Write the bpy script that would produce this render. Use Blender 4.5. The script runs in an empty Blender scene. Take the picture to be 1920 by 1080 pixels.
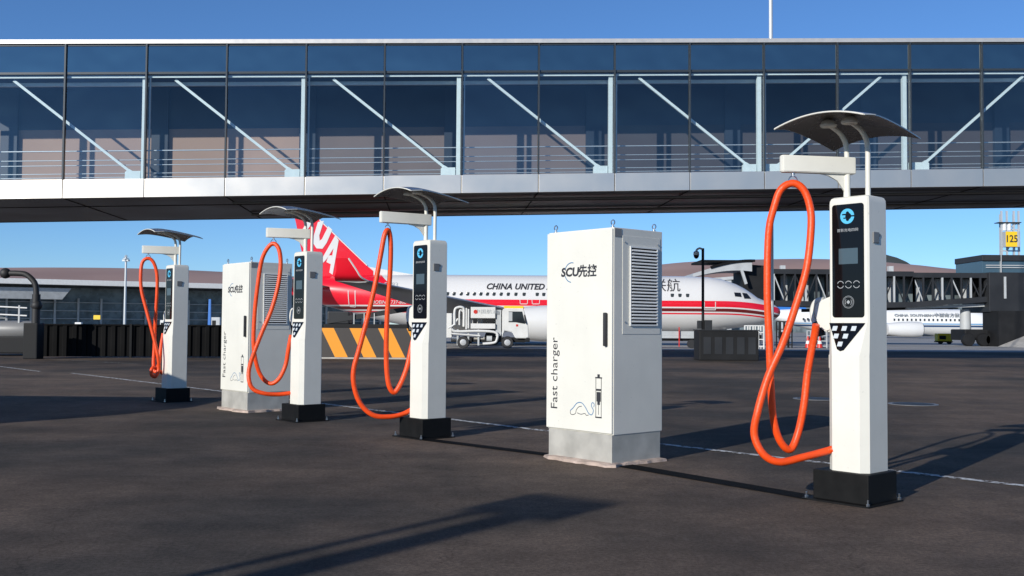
import bpy, bmesh, math, random
from mathutils import Vector, Matrix
random.seed(7)
S = bpy.context.scene
COL = S.collection
R = math.radians
PI = math.pi

# ------------------------------------------------------------------ camera
EYE = 1.25
FPX = 1904.8                      # focal length in pixels of the 1920 wide photograph
PITCH, ROLL = 0.0382, 0.0068
cp, sp = math.cos(PITCH), math.sin(PITCH)
FW = Vector((0, cp, sp)); RT = Vector((1, 0, 0)); UP = Vector((0, -sp, cp))
c_, s_ = math.cos(ROLL), math.sin(ROLL)
CR = RT * c_ + UP * s_
CU = UP * c_ - RT * s_
cam = bpy.data.objects.new('camera', bpy.data.cameras.new('camera'))
COL.objects.link(cam)
cam.matrix_world = Matrix(((CR.x, CU.x, -FW.x, 0), (CR.y, CU.y, -FW.y, 0), (CR.z, CU.z, -FW.z, EYE), (0, 0, 0, 1)))
cam.data.sensor_width = 36
cam.data.lens = FPX / 1920 * 36
cam.data.clip_end = 5000
S.camera = cam

# ------------------------------------------------------------------ light
SUN_AZ = 37.0                     # shadows run this many degrees to the right of straight ahead
SUN_EL = 20.5
w = bpy.data.worlds.new("World"); S.world = w; w.use_nodes = True
nt = w.node_tree
sky = nt.nodes.new('ShaderNodeTexSky'); sky.sky_type = 'NISHITA'; sky.sun_disc = False
sky.sun_elevation = R(SUN_EL); sky.sun_rotation = R(180 + SUN_AZ)
sky.air_density = 1.0; sky.dust_density = 0.0; sky.ozone_density = 7.5; sky.altitude = 1600
bg = nt.nodes['Background']; bg.inputs['Strength'].default_value = 0.13
nt.links.new(sky.outputs[0], bg.inputs[0])
sd = bpy.data.lights.new('sun', 'SUN'); sd.energy = 4.8; sd.angle = R(0.53); sd.color = (1, 0.955, 0.87)
sun = bpy.data.objects.new('sun', sd); COL.objects.link(sun)
tos = Vector((-math.sin(R(SUN_AZ)) * math.cos(R(SUN_EL)), -math.cos(R(SUN_AZ)) * math.cos(R(SUN_EL)), math.sin(R(SUN_EL))))
sun.rotation_euler = tos.to_track_quat('Z', 'Y').to_euler()
S.view_settings.view_transform = 'Standard'; S.view_settings.look = 'None'
S.view_settings.exposure = 0.0; S.view_settings.gamma = 1.0

# ------------------------------------------------------------------ helpers
def ray(px, py):
    return (FW + CR * ((px - 960) / FPX) - CU * ((py - 540) / FPX))
def W(px, py, Y):                 # pixel of the photograph + distance -> point
    r = ray(px, py); t = Y / r.y
    return Vector((r.x * t, Y, EYE + r.z * t))
def G(px, py, z=0.0):             # pixel on the ground -> point
    r = ray(px, py); t = (z - EYE) / r.z
    return Vector((r.x * t, r.y * t, z))

def link(nt, a, b): nt.links.new(a, b)
def mat(name, col, rough=0.5, metal=0.0, spec=0.5, noise=0.0, nscale=6.0, bump=0.0, bscale=60.0, coat=0.0, emis=None):
    m = bpy.data.materials.new(name); m.use_nodes = True
    n = m.node_tree; b = n.nodes['Principled BSDF']
    b.inputs['Base Color'].default_value = (*col, 1)
    b.inputs['Roughness'].default_value = rough; b.inputs['Metallic'].default_value = metal
    b.inputs['Specular IOR Level'].default_value = spec
    b.inputs['Coat Weight'].default_value = coat
    if emis:
        b.inputs['Emission Color'].default_value = (*emis[0], 1); b.inputs['Emission Strength'].default_value = emis[1]
    if noise or bump:
        tc = n.nodes.new('ShaderNodeTexCoord')
        if noise:
            t = n.nodes.new('ShaderNodeTexNoise'); t.inputs['Scale'].default_value = nscale; t.inputs['Detail'].default_value = 6
            link(n, tc.outputs['Object'], t.inputs['Vector'])
            mr = n.nodes.new('ShaderNodeMapRange'); mr.inputs['From Min'].default_value = .3; mr.inputs['From Max'].default_value = .7
            mr.inputs['To Min'].default_value = 1 - noise; mr.inputs['To Max'].default_value = 1 + noise * .5
            link(n, t.outputs['Fac'], mr.inputs['Value'])
            mx = n.nodes.new('ShaderNodeVectorMath'); mx.operation = 'SCALE'; mx.inputs[0].default_value = col
            link(n, mr.outputs[0], mx.inputs['Scale']); link(n, mx.outputs[0], b.inputs['Base Color'])
            m2 = n.nodes.new('ShaderNodeMapRange'); m2.inputs['To Min'].default_value = max(0, rough - .08); m2.inputs['To Max'].default_value = min(1, rough + .12)
            link(n, t.outputs['Fac'], m2.inputs['Value']); link(n, m2.outputs[0], b.inputs['Roughness'])
        if bump:
            t2 = n.nodes.new('ShaderNodeTexNoise'); t2.inputs['Scale'].default_value = bscale; t2.inputs['Detail'].default_value = 4
            link(n, tc.outputs['Object'], t2.inputs['Vector'])
            bp = n.nodes.new('ShaderNodeBump'); bp.inputs['Strength'].default_value = bump; bp.inputs['Distance'].default_value = .01
            link(n, t2.outputs['Fac'], bp.inputs['Height']); link(n, bp.outputs[0], b.inputs['Normal'])
    return m

M = {}
M['cream'] = mat('cream_paint', (.70, .685, .615), .38, noise=.05, nscale=3, bump=.05, bscale=300)
M['cabinet'] = mat('cabinet_paint', (.70, .685, .615), .42, noise=.06, nscale=2.2, bump=.05, bscale=250)
M['white'] = mat('white_paint', (.70, .70, .68), .4, noise=.08, nscale=2)
M['steelw'] = mat('white_steel', (.74, .82, .81), .45, noise=.06)
M['black'] = mat('black_paint', (.006, .006, .006), .6, spec=.2, noise=.4, nscale=12)
M['panel'] = mat('black_glass', (.005, .005, .006), .09, spec=.25)
M['rubber'] = mat('black_rubber', (.02, .02, .022), .6)
M['dark'] = mat('dark_grey', (.013, .0135, .015), .65, spec=.25, noise=.3, nscale=1.5)
M['charcoal'] = mat('charcoal_metal', (.026, .028, .032), .5, spec=.3, noise=.25, nscale=.7)
M['steel'] = mat('stainless', (.50, .48, .43), .45, .3, noise=.22, nscale=5)
M['zinc'] = mat('bright_zinc', (.6, .6, .6), .3, 1.0)
def streak(m, lo=.93):
    n = m.node_tree; b = n.nodes['Principled BSDF']; src = b.inputs['Base Color'].links[0].from_socket
    tc = n.nodes.new('ShaderNodeTexCoord'); mp = n.nodes.new('ShaderNodeMapping'); mp.inputs['Scale'].default_value = (6, 6, .8); link(n, tc.outputs['Object'], mp.inputs['Vector'])
    t = n.nodes.new('ShaderNodeTexNoise'); t.inputs['Scale'].default_value = 1.0; t.inputs['Detail'].default_value = 5; link(n, mp.outputs[0], t.inputs['Vector'])
    t2 = n.nodes.new('ShaderNodeTexNoise'); t2.inputs['Scale'].default_value = 42; t2.inputs['Detail'].default_value = 3; link(n, tc.outputs['Object'], t2.inputs['Vector'])
    a = n.nodes.new('ShaderNodeMapRange'); a.inputs['From Min'].default_value = .5; a.inputs['From Max'].default_value = .72; a.inputs['To Min'].default_value = 1; a.inputs['To Max'].default_value = lo; link(n, t.outputs['Fac'], a.inputs['Value'])
    c = n.nodes.new('ShaderNodeMapRange'); c.inputs['From Min'].default_value = .68; c.inputs['From Max'].default_value = .78; c.inputs['To Min'].default_value = 1; c.inputs['To Max'].default_value = .8; link(n, t2.outputs['Fac'], c.inputs['Value'])
    mu = n.nodes.new('ShaderNodeMath'); mu.operation = 'MULTIPLY'; link(n, a.outputs[0], mu.inputs[0]); link(n, c.outputs[0], mu.inputs[1])
    v = n.nodes.new('ShaderNodeVectorMath'); v.operation = 'SCALE'; link(n, src, v.inputs[0]); link(n, mu.outputs[0], v.inputs['Scale']); link(n, v.outputs[0], b.inputs['Base Color'])
streak(M['cream'], .975); streak(M['cabinet'], .975)
M['orange'] = mat('orange_sleeve', (.86, .075, .006), .42, noise=.12, nscale=9, bump=.25, bscale=45)
M['cyan'] = mat('cyan_print', (.09, .46, .72), .35)
M['grey'] = mat('grey_print', (.35, .37, .38), .35)
M['key'] = mat('key_tile', (.55, .60, .63), .3)
M['ink'] = mat('black_ink', (.03, .03, .035), .5)
M['blueink'] = mat('blue_ink', (.05, .17, .33), .5)
M['screen'] = mat('screen_glass', (.06, .09, .11), .12)
M['reader'] = mat('reader_grey', (.16, .155, .15), .4)
M['lip'] = mat('grey_lip', (.2, .2, .2), .45)
M['voidm'] = mat('vent_dark', (.012, .012, .012), .8)
M['vane'] = mat('vent_vane', (.8, .8, .77), .4)
M['canopy'] = mat('canopy_sheet', (.36, .34, .32), .25, .8, noise=.1, nscale=5)
M['fascia'] = mat('bridge_fascia', (.80, .74, .66), .37, .85, noise=.05, nscale=.8)
M['cap'] = mat('bridge_cap', (.62, .60, .57), .45, .5, noise=.05)
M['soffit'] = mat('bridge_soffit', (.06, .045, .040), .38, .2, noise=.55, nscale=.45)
M['mullion'] = mat('mullion', (.045, .055, .065), .4, .3)
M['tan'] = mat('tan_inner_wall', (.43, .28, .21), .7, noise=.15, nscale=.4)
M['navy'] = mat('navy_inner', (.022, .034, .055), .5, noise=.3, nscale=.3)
M['floorin'] = mat('bridge_floor', (.16, .13, .12), .6, noise=.2)
M['rail'] = mat('rail_steel', (.62, .64, .65), .35, .5)
M['red'] = mat('aircraft_red', (.74, .008, .024), .28, coat=.3)
M['airwhite'] = mat('aircraft_white', (.68, .68, .67), .3, noise=.04, nscale=.5, coat=.2)
M['wing'] = mat('wing_grey', (.33, .335, .34), .4, noise=.15, nscale=.6)
M['winglass'] = mat('cabin_window', (.03, .035, .04), .12)
M['pane'] = mat('windscreen', (.012, .014, .018), .06)
M['yellow'] = mat('yellow_paint', (.80, .40, .025), .5, noise=.15, nscale=1.2)
M['signy'] = mat('sign_yellow', (.85, .55, .02), .45)
M['brown'] = mat('brown_roof', (.36, .235, .195), .75, noise=.2, nscale=.02)
M['fence'] = mat('dark_fence', (.007, .007, .0075), .75, spec=.12, noise=.5, nscale=.8)
M['concrete'] = mat('concrete', (.42, .40, .37), .9, noise=.25, nscale=3, bump=.4, bscale=30)
M['mortar'] = mat('mortar', (.46, .36, .30), .95, noise=.35, nscale=9, bump=.8, bscale=40)
M['facade'] = mat('terminal_glass', (.15, .185, .20), .25, .1, noise=.7, nscale=.35)
M['paleg'] = mat('pale_grey', (.45, .47, .48), .5, noise=.15, nscale=1)
M['bluep'] = mat('blue_paint', (.03, .16, .5), .4)
M['hill'] = mat('hill_green', (.035, .045, .05), .95, noise=.3, nscale=.03)
M['lamp'] = mat('lamp_glass', (.7, .72, .72), .2)
M['redp'] = mat('red_paint', (.55, .03, .02), .4)
M['rimm'] = mat('wheel_rim', (.6, .6, .6), .35, .4)
M['bsteel'] = mat('mast_steel', (.55, .57, .58), .4, .3)
M['glassbox'] = mat('tower_glass', (.06, .11, .15), .15, .2)

def glass_mat(name, tint, refl, gc=(.8, .84, .86)):
    m = bpy.data.materials.new(name); m.use_nodes = True; n = m.node_tree; n.nodes.clear()
    o = n.nodes.new('ShaderNodeOutputMaterial'); t = n.nodes.new('ShaderNodeBsdfTransparent'); g = n.nodes.new('ShaderNodeBsdfGlossy')
    t.inputs[0].default_value = (*tint, 1); g.inputs['Color'].default_value = (*gc, 1); g.inputs['Roughness'].default_value = .03
    tc = n.nodes.new('ShaderNodeTexCoord'); ns = n.nodes.new('ShaderNodeTexNoise'); ns.inputs['Scale'].default_value = .5
    link(n, tc.outputs['Object'], ns.inputs['Vector'])
    bp = n.nodes.new('ShaderNodeBump'); bp.inputs['Strength'].default_value = .5; bp.inputs['Distance'].default_value = .08
    link(n, ns.outputs['Fac'], bp.inputs['Height']); link(n, bp.outputs[0], g.inputs['Normal'])
    f = n.nodes.new('ShaderNodeFresnel'); f.inputs['IOR'].default_value = 1.5
    mu = n.nodes.new('ShaderNodeMath'); mu.operation = 'MULTIPLY_ADD'; mu.inputs[1].default_value = 1.2; mu.inputs[2].default_value = refl
    oi = n.nodes.new('ShaderNodeObjectInfo'); rv = n.nodes.new('ShaderNodeMath'); rv.operation = 'MULTIPLY_ADD'; rv.inputs[1].default_value = .07; rv.inputs[2].default_value = refl - .01
    link(n, oi.outputs['Random'], rv.inputs[0]); link(n, rv.outputs[0], mu.inputs[2]); link(n, f.outputs[0], mu.inputs[0])
    mx = n.nodes.new('ShaderNodeMixShader'); link(n, mu.outputs[0], mx.inputs[0]); link(n, t.outputs[0], mx.inputs[1]); link(n, g.outputs[0], mx.inputs[2])
    link(n, mx.outputs[0], o.inputs[0])
    return m
M['glass'] = glass_mat('bridge_glass', (.88, .93, .95), .02)
M['glasstop'] = glass_mat('bridge_top_glass', (.16, .2, .2), .30, (.62, .68, .66))

class MB:
    def __init__(s): s.bm = bmesh.new()
    def box(s, x0, x1, y0, y1, z0, z1, bevel=0, seg=2):
        b = bmesh.new()
        vs = [b.verts.new((x, y, z)) for x in (x0, x1) for y in (y0, y1) for z in (z0, z1)]
        for f in ((0, 1, 3, 2), (4, 6, 7, 5), (0, 4, 5, 1), (2, 3, 7, 6), (0, 2, 6, 4), (1, 5, 7, 3)):
            b.faces.new([vs[i] for i in f])
        if bevel: bmesh.ops.bevel(b, geom=list(b.edges), offset=bevel, segments=seg, affect='EDGES', profile=.6)
        return s.add(b)
    def add(s, b, mtx=None):
        if mtx: b.transform(mtx)
        me = bpy.data.meshes.new('t'); b.to_mesh(me); b.free(); s.bm.from_mesh(me); bpy.data.meshes.remove(me); return s
    def prism(s, pts, a, b_, axis='z', bevel=0):
        # polygon pts in the two other axes, extruded from a to b_
        f = {'z': lambda p, q: (p[0], p[1], q), 'y': lambda p, q: (p[0], q, p[1]), 'x': lambda p, q: (q, p[0], p[1])}[axis]
        b = bmesh.new(); n = len(pts)
        lo = [b.verts.new(f(p, a)) for p in pts]; hi = [b.verts.new(f(p, b_)) for p in pts]
        b.faces.new(lo[::-1]); b.faces.new(hi)
        for i in range(n): b.faces.new((lo[i], lo[(i + 1) % n], hi[(i + 1) % n], hi[i]))
        bmesh.ops.recalc_face_normals(b, faces=b.faces)
        if bevel: bmesh.ops.bevel(b, geom=list(b.edges), offset=bevel, segments=2, affect='EDGES')
        return s.add(b)
    def loft(s, rings, caps=True, closed=True):
        b = bmesh.new(); vr = [[b.verts.new(p) for p in r] for r in rings]; n = len(vr[0])
        for a, c in zip(vr, vr[1:]):
            for i in range(n if closed else n - 1):
                b.faces.new((a[i], a[(i + 1) % n], c[(i + 1) % n], c[i]))
        if caps and closed:
            b.faces.new(vr[0][::-1]); b.faces.new(vr[-1])
        bmesh.ops.recalc_face_normals(b, faces=b.faces)
        return s.add(b)
    def tube(s, path, r, seg=10, caps=True):
        path = [Vector(p) for p in path]; rings = []
        rr = r if isinstance(r, (list, tuple)) else [r] * len(path)
        up = None
        for i, p in enumerate(path):
            t = (path[min(i + 1, len(path) - 1)] - path[max(i - 1, 0)]).normalized()
            if up is None:
                up = Vector((0, 0, 1)) if abs(t.z) < .9 else Vector((1, 0, 0))
            u = (up - t * up.dot(t)).normalized(); up = u; v = t.cross(u)
            rings.append([p + (u * math.cos(2 * PI * k / seg) + v * math.sin(2 * PI * k / seg)) * rr[i] for k in range(seg)])
        return s.loft(rings, caps)
    def bar(s, a, b, wx, wy=None):
        # square bar from a to b
        a, b = Vector(a), Vector(b); t = (b - a).normalized(); wy = wy or wx
        up = Vector((0, 0, 1)) if abs(t.z) < .95 else Vector((0, 1, 0))
        u = t.cross(up).normalized(); v = u.cross(t)
        q = [(-1, -1), (1, -1), (1, 1), (-1, 1)]
        return s.loft([[p + u * i * wx / 2 + v * j * wy / 2 for i, j in q] for p in (a, b)])
    def lathe(s, prof, seg=24, mtx=None, caps=True):
        rings = [[Vector((r * math.cos(2 * PI * k / seg), r * math.sin(2 * PI * k / seg), z)) for k in range(seg)] for r, z in prof]
        if mtx: rings = [[mtx @ p for p in r] for r in rings]
        return s.loft(rings, caps)
    def sheet(s, grid):
        b = bmesh.new(); v = [[b.verts.new(p) for p in r] for r in grid]
        for i in range(len(v) - 1):
            for j in range(len(v[0]) - 1): b.faces.new((v[i][j], v[i][j + 1], v[i + 1][j + 1], v[i + 1][j]))
        return s.add(b)
    def build(s, name, m, parent=None, smooth=None, fn=None):
        me = bpy.data.meshes.new(name)
        if fn:
            for v in s.bm.verts: v.co = fn(v.co)
        s.bm.to_mesh(me); s.bm.free()
        for mm in (m if isinstance(m, list) else [m]): me.materials.append(mm)
        if smooth is not None:
            me.polygons.foreach_set('use_smooth', [True] * len(me.polygons))
            me.set_sharp_from_angle(angle=R(smooth))
        o = bpy.data.objects.new(name, me); COL.objects.link(o)
        if parent: o.parent = parent
        return o
def box(*a, **k): return MB().box(*a, **k)

def tag(o, label, cat, group=None, kind=None):
    o['label'] = label; o['category'] = cat
    if group: o['group'] = group
    if kind: o['kind'] = kind
    return o
def struct(o, label=None):
    o['kind'] = 'structure'
    if label: o['label'] = label
    return o
def thing(name, label, cat, loc=(0, 0, 0), rz=0, group=None):
    o = bpy.data.objects.new(name, None); COL.objects.link(o); o.location = loc; o.rotation_euler = (0, 0, rz); o.empty_display_size = .3
    return tag(o, label, cat, group)
def copy_tree(o, parent=None, skip=()):
    c = o.copy(); COL.objects.link(c); c.parent = parent
    for ch in [x for x in COL.objects if x.parent == o]:
        if ch.name.split('.')[0] not in skip: copy_tree(ch, c)
    return c
_tm = {}
def text(name, body, size, m, parent, loc, rot=(PI / 2, 0, 0), ext=.001, shear=0, sx=1, bold=0, align='CENTER', spacing=1):
    c = bpy.data.curves.new('t', 'FONT'); c.body = body; c.size = size; c.extrude = ext; c.shear = shear; c.offset = bold
    c.align_x = align; c.align_y = 'CENTER'; c.space_character = spacing; c.resolution_u = 3
    t = bpy.data.objects.new('t', c); COL.objects.link(t)
    bpy.context.view_layer.update()
    me = bpy.data.meshes.new_from_object(t.evaluated_get(bpy.context.evaluated_depsgraph_get()))
    bpy.data.objects.remove(t)
    for v in me.vertices: v.co.x *= sx
    me.materials.clear(); me.materials.append(m); me.name = name
    o = bpy.data.objects.new(name, me); COL.objects.link(o); o.location = loc; o.rotation_euler = rot
    if parent: o.parent = parent
    return o
def spline(pts, n=8):
    P = [Vector(p) for p in pts]; P = [P[0] * 2 - P[1]] + P + [P[-1] * 2 - P[-2]]; out = []
    for i in range(1, len(P) - 2):
        for k in range(n):
            t = k / n; a, b, c, d = P[i - 1:i + 3]
            out.append(.5 * ((2 * b) + (c - a) * t + (2 * a - 5 * b + 4 * c - d) * t * t + (3 * b - a - 3 * c + d) * t ** 3))
    out.append(P[-2]); return out
def ring_bm(mb, cx, y, cz, r0, r1, a0=0, a1=360, n=28, th=.0015):
    b = bmesh.new(); full = abs(a1 - a0) >= 360
    A = [R(a0 + (a1 - a0) * k / n) for k in range(n + (0 if full else 1))]
    q = [[b.verts.new((cx + r * math.cos(a), yy, cz + r * math.sin(a))) for a in A] for yy in (y, y - th) for r in (r0, r1)]
    m_ = len(A)
    for i in range(m_ if full else m_ - 1):
        j = (i + 1) % m_
        b.faces.new((q[2][i], q[3][i], q[3][j], q[2][j])); b.faces.new((q[3][i], q[1][i], q[1][j], q[3][j])); b.faces.new((q[0][i], q[2][i], q[2][j], q[0][j]))
    mb.add(b); return mb
def disc_pts(cx, cz, r, n=24): return [(cx + r * math.cos(2 * PI * k / n), cz + r * math.sin(2 * PI * k / n)) for k in range(n)]

# ------------------------------------------------------------------ ground
def ground_mat():
    m = bpy.data.materials.new('asphalt'); m.use_nodes = True; n = m.node_tree; b = n.nodes['Principled BSDF']
    tc = n.nodes.new('ShaderNodeTexCoord')
    def noise(sc, det=6, ro=.6):
        t = n.nodes.new('ShaderNodeTexNoise'); t.inputs['Scale'].default_value = sc; t.inputs['Detail'].default_value = det; t.inputs['Roughness'].default_value = ro
        link(n, tc.outputs['Object'], t.inputs['Vector']); return t
    big = noise(.16, 4); med = noise(6.5, 5, .7); mid = noise(1.3, 6, .65); fine = noise(38, 4, .7); grit = noise(170, 2, .8)
    r1 = n.nodes.new('ShaderNodeValToRGB'); e = r1.color_ramp.elements
    e[0].position = .42; e[0].color = (.060, .052, .045, 1); e[1].position = .58; e[1].color = (.132, .098, .075, 1)
    link(n, big.outputs['Fac'], r1.inputs[0])
    def mr(src, lo, hi, a=.3, z=.7):
        q = n.nodes.new('ShaderNodeMapRange'); q.inputs['From Min'].default_value = a; q.inputs['From Max'].default_value = z
        q.inputs['To Min'].default_value = lo; q.inputs['To Max'].default_value = hi; link(n, src, q.inputs['Value']); return q.outputs[0]
    def mul(a, c):
        q = n.nodes.new('ShaderNodeMath'); q.operation = 'MULTIPLY'; link(n, a, q.inputs[0]); link(n, c, q.inputs[1]); return q.outputs[0]
    # tyre rub tracks run along the lane
    mp = n.nodes.new('ShaderNodeMapping'); mp.inputs['Rotation'].default_value = (0, 0, R(48.6)); mp.inputs['Scale'].default_value = (.12, 1.1, 1)
    link(n, tc.outputs['Object'], mp.inputs['Vector'])
    tr = n.nodes.new('ShaderNodeTexNoise'); tr.inputs['Scale'].default_value = 1.0; tr.inputs['Detail'].default_value = 5; link(n, mp.outputs[0], tr.inputs['Vector'])
    f = mul(mul(mr(mid.outputs['Fac'], .80, 1.16), mr(fine.outputs['Fac'], .62, 1.38)), mul(mr(grit.outputs['Fac'], .65, 1.45), mul(mr(tr.outputs['Fac'], .84, 1.14), mr(med.outputs['Fac'], .78, 1.2))))
    vm = n.nodes.new('ShaderNodeVectorMath'); vm.operation = 'SCALE'; link(n, r1.outputs[0], vm.inputs[0]); link(n, f, vm.inputs['Scale'])
    # hairline cracks
    vo = n.nodes.new('ShaderNodeTexVoronoi'); vo.feature = 'DISTANCE_TO_EDGE'; vo.inputs['Scale'].default_value = .33
    wv = n.nodes.new('ShaderNodeVectorMath'); wv.operation = 'ADD'; link(n, tc.outputs['Object'], wv.inputs[0])
    sc = n.nodes.new('ShaderNodeVectorMath'); sc.operation = 'SCALE'; sc.inputs['Scale'].default_value = .8; link(n, mid.outputs['Color'], sc.inputs[0]); link(n, sc.outputs[0], wv.inputs[1])
    link(n, wv.outputs[0], vo.inputs['Vector'])
    ck = n.nodes.new('ShaderNodeMath'); ck.operation = 'GREATER_THAN'; ck.inputs[1].default_value = .0022; link(n, vo.outputs[0], ck.inputs[0])
    ckm = mr(ck.outputs[0], .72, 1, 0, 1)
    v2 = n.nodes.new('ShaderNodeVectorMath'); v2.operation = 'SCALE'; link(n, vm.outputs[0], v2.inputs[0]); link(n, ckm, v2.inputs['Scale'])
    link(n, v2.outputs[0], b.inputs['Base Color'])
    b.inputs['Roughness'].default_value = .85; b.inputs['Specular IOR Level'].default_value = .15
    bp = n.nodes.new('ShaderNodeBump'); bp.inputs['Strength'].default_value = .9; bp.inputs['Distance'].default_value = .008
    link(n, grit.outputs['Fac'], bp.inputs['Height']); link(n, bp.outputs[0], b.inputs['Normal'])
    return m
def worn_mat(name, col, cut, sc=14):
    m = bpy.data.materials.new(name); m.use_nodes = True; n = m.node_tree; b = n.nodes['Principled BSDF']
    b.inputs['Base Color'].default_value = (*col, 1); b.inputs['Roughness'].default_value = .8
    tc = n.nodes.new('ShaderNodeTexCoord'); t = n.nodes.new('ShaderNodeTexNoise'); t.inputs['Scale'].default_value = sc; t.inputs['Detail'].default_value = 8; t.inputs['Roughness'].default_value = .75
    link(n, tc.outputs['Object'], t.inputs['Vector'])
    q = n.nodes.new('ShaderNodeMapRange'); q.inputs['From Min'].default_value = cut; q.inputs['From Max'].default_value = cut + .06; link(n, t.outputs['Fac'], q.inputs['Value'])
    link(n, q.outputs[0], b.inputs['Alpha']); return m
M['asphalt'] = ground_mat()
M['line'] = worn_mat('worn_line_paint', (.58, .58, .56), .455)
M['linef'] = worn_mat('faded_line_paint', (.5, .5, .49), .5)
M['patch'] = mat('fresh_asphalt', (.005, .005, .005), .9, spec=.1, noise=.3, nscale=15, bump=.6, bscale=90)
M['apron'] = mat('apron_concrete', (.30, .29, .275), .85, noise=.2, nscale=.15)

g = box(-1500, 1500, -300, 3000, -.5, 0).build('ground', M['asphalt']); struct(g, 'dark grey asphalt ground of the parking lot')
g = box(-1500, 1500, 58.0, 2500, -.4, .004).build('apron', M['apron']); struct(g, 'pale concrete apron under the aircraft')
for y0, y1 in ((62.5, 62.8), (69, 69.3), (78, 78.4)):
    pass
def strip(name, a, b, wdt, z, m, label):
    a, b = Vector((a[0], a[1], 0)), Vector((b[0], b[1], 0)); t = (b - a).normalized(); n_ = Vector((-t.y, t.x, 0)) * wdt / 2
    k = max(2, int((b - a).length / .4)); mb = MB(); grid = []
    for i in range(k + 1):
        p = a + (b - a) * i / k; grid.append([Vector((p.x + n_.x * s, p.y + n_.y * s, z)) for s in (-1, 1)])
    mb.sheet(grid); o = mb.build(name, m); struct(o, label); return o
strip('road_line', G(-60, 680), G(75, 697), .10, .008, M['line'], 'white painted line on the asphalt at the left edge')
strip('road_line', G(135, 700), G(1000, 806), .10, .008, M['line'], 'white painted line behind the row of chargers')
strip('road_line', G(1000, 806), G(2100, 933), .10, .008, M['line'], 'white painted line running behind the nearest charger')
strip('road_line', G(70, 672), G(260, 683), .10, .008, M['linef'], 'faded white line near the dark fence')
strip('road_line', G(600, 673.5), G(940, 664), .2, .008, M['linef'], 'faded white edge line at the striped barrier')
for px, py, lab in ((1530, 748, 'flat worn manhole cover left of the nearest charging post'), (1712, 758, 'flat reddish manhole cover right of the nearest charging post')):
    q = G(px, py); t = thing('manhole_cover', lab, 'manhole cover', (q.x, q.y, 0), 0, 'manhole covers in the asphalt')
    MB().lathe([(.40, 0), (.40, .007)], 28).build('frame_ring', M['reader'], t); MB().lathe([(.33, .0072), (.33, .011)], 28).build('lid', M['charcoal'], t)

# ------------------------------------------------------------------ charging posts
TH = R(-48.65)
D = Vector((math.cos(TH), math.sin(TH), 0)); NF = Vector((D.y, -D.x, 0))
def to_local(p, origin):
    q = p - origin; return Vector((q.dot(D), q.dot(-NF), q.z))
posts = [(2.553, 7.49), (-.935, 11.546), (-2.699, 13.438), (-5.486, 16.63)]

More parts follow.
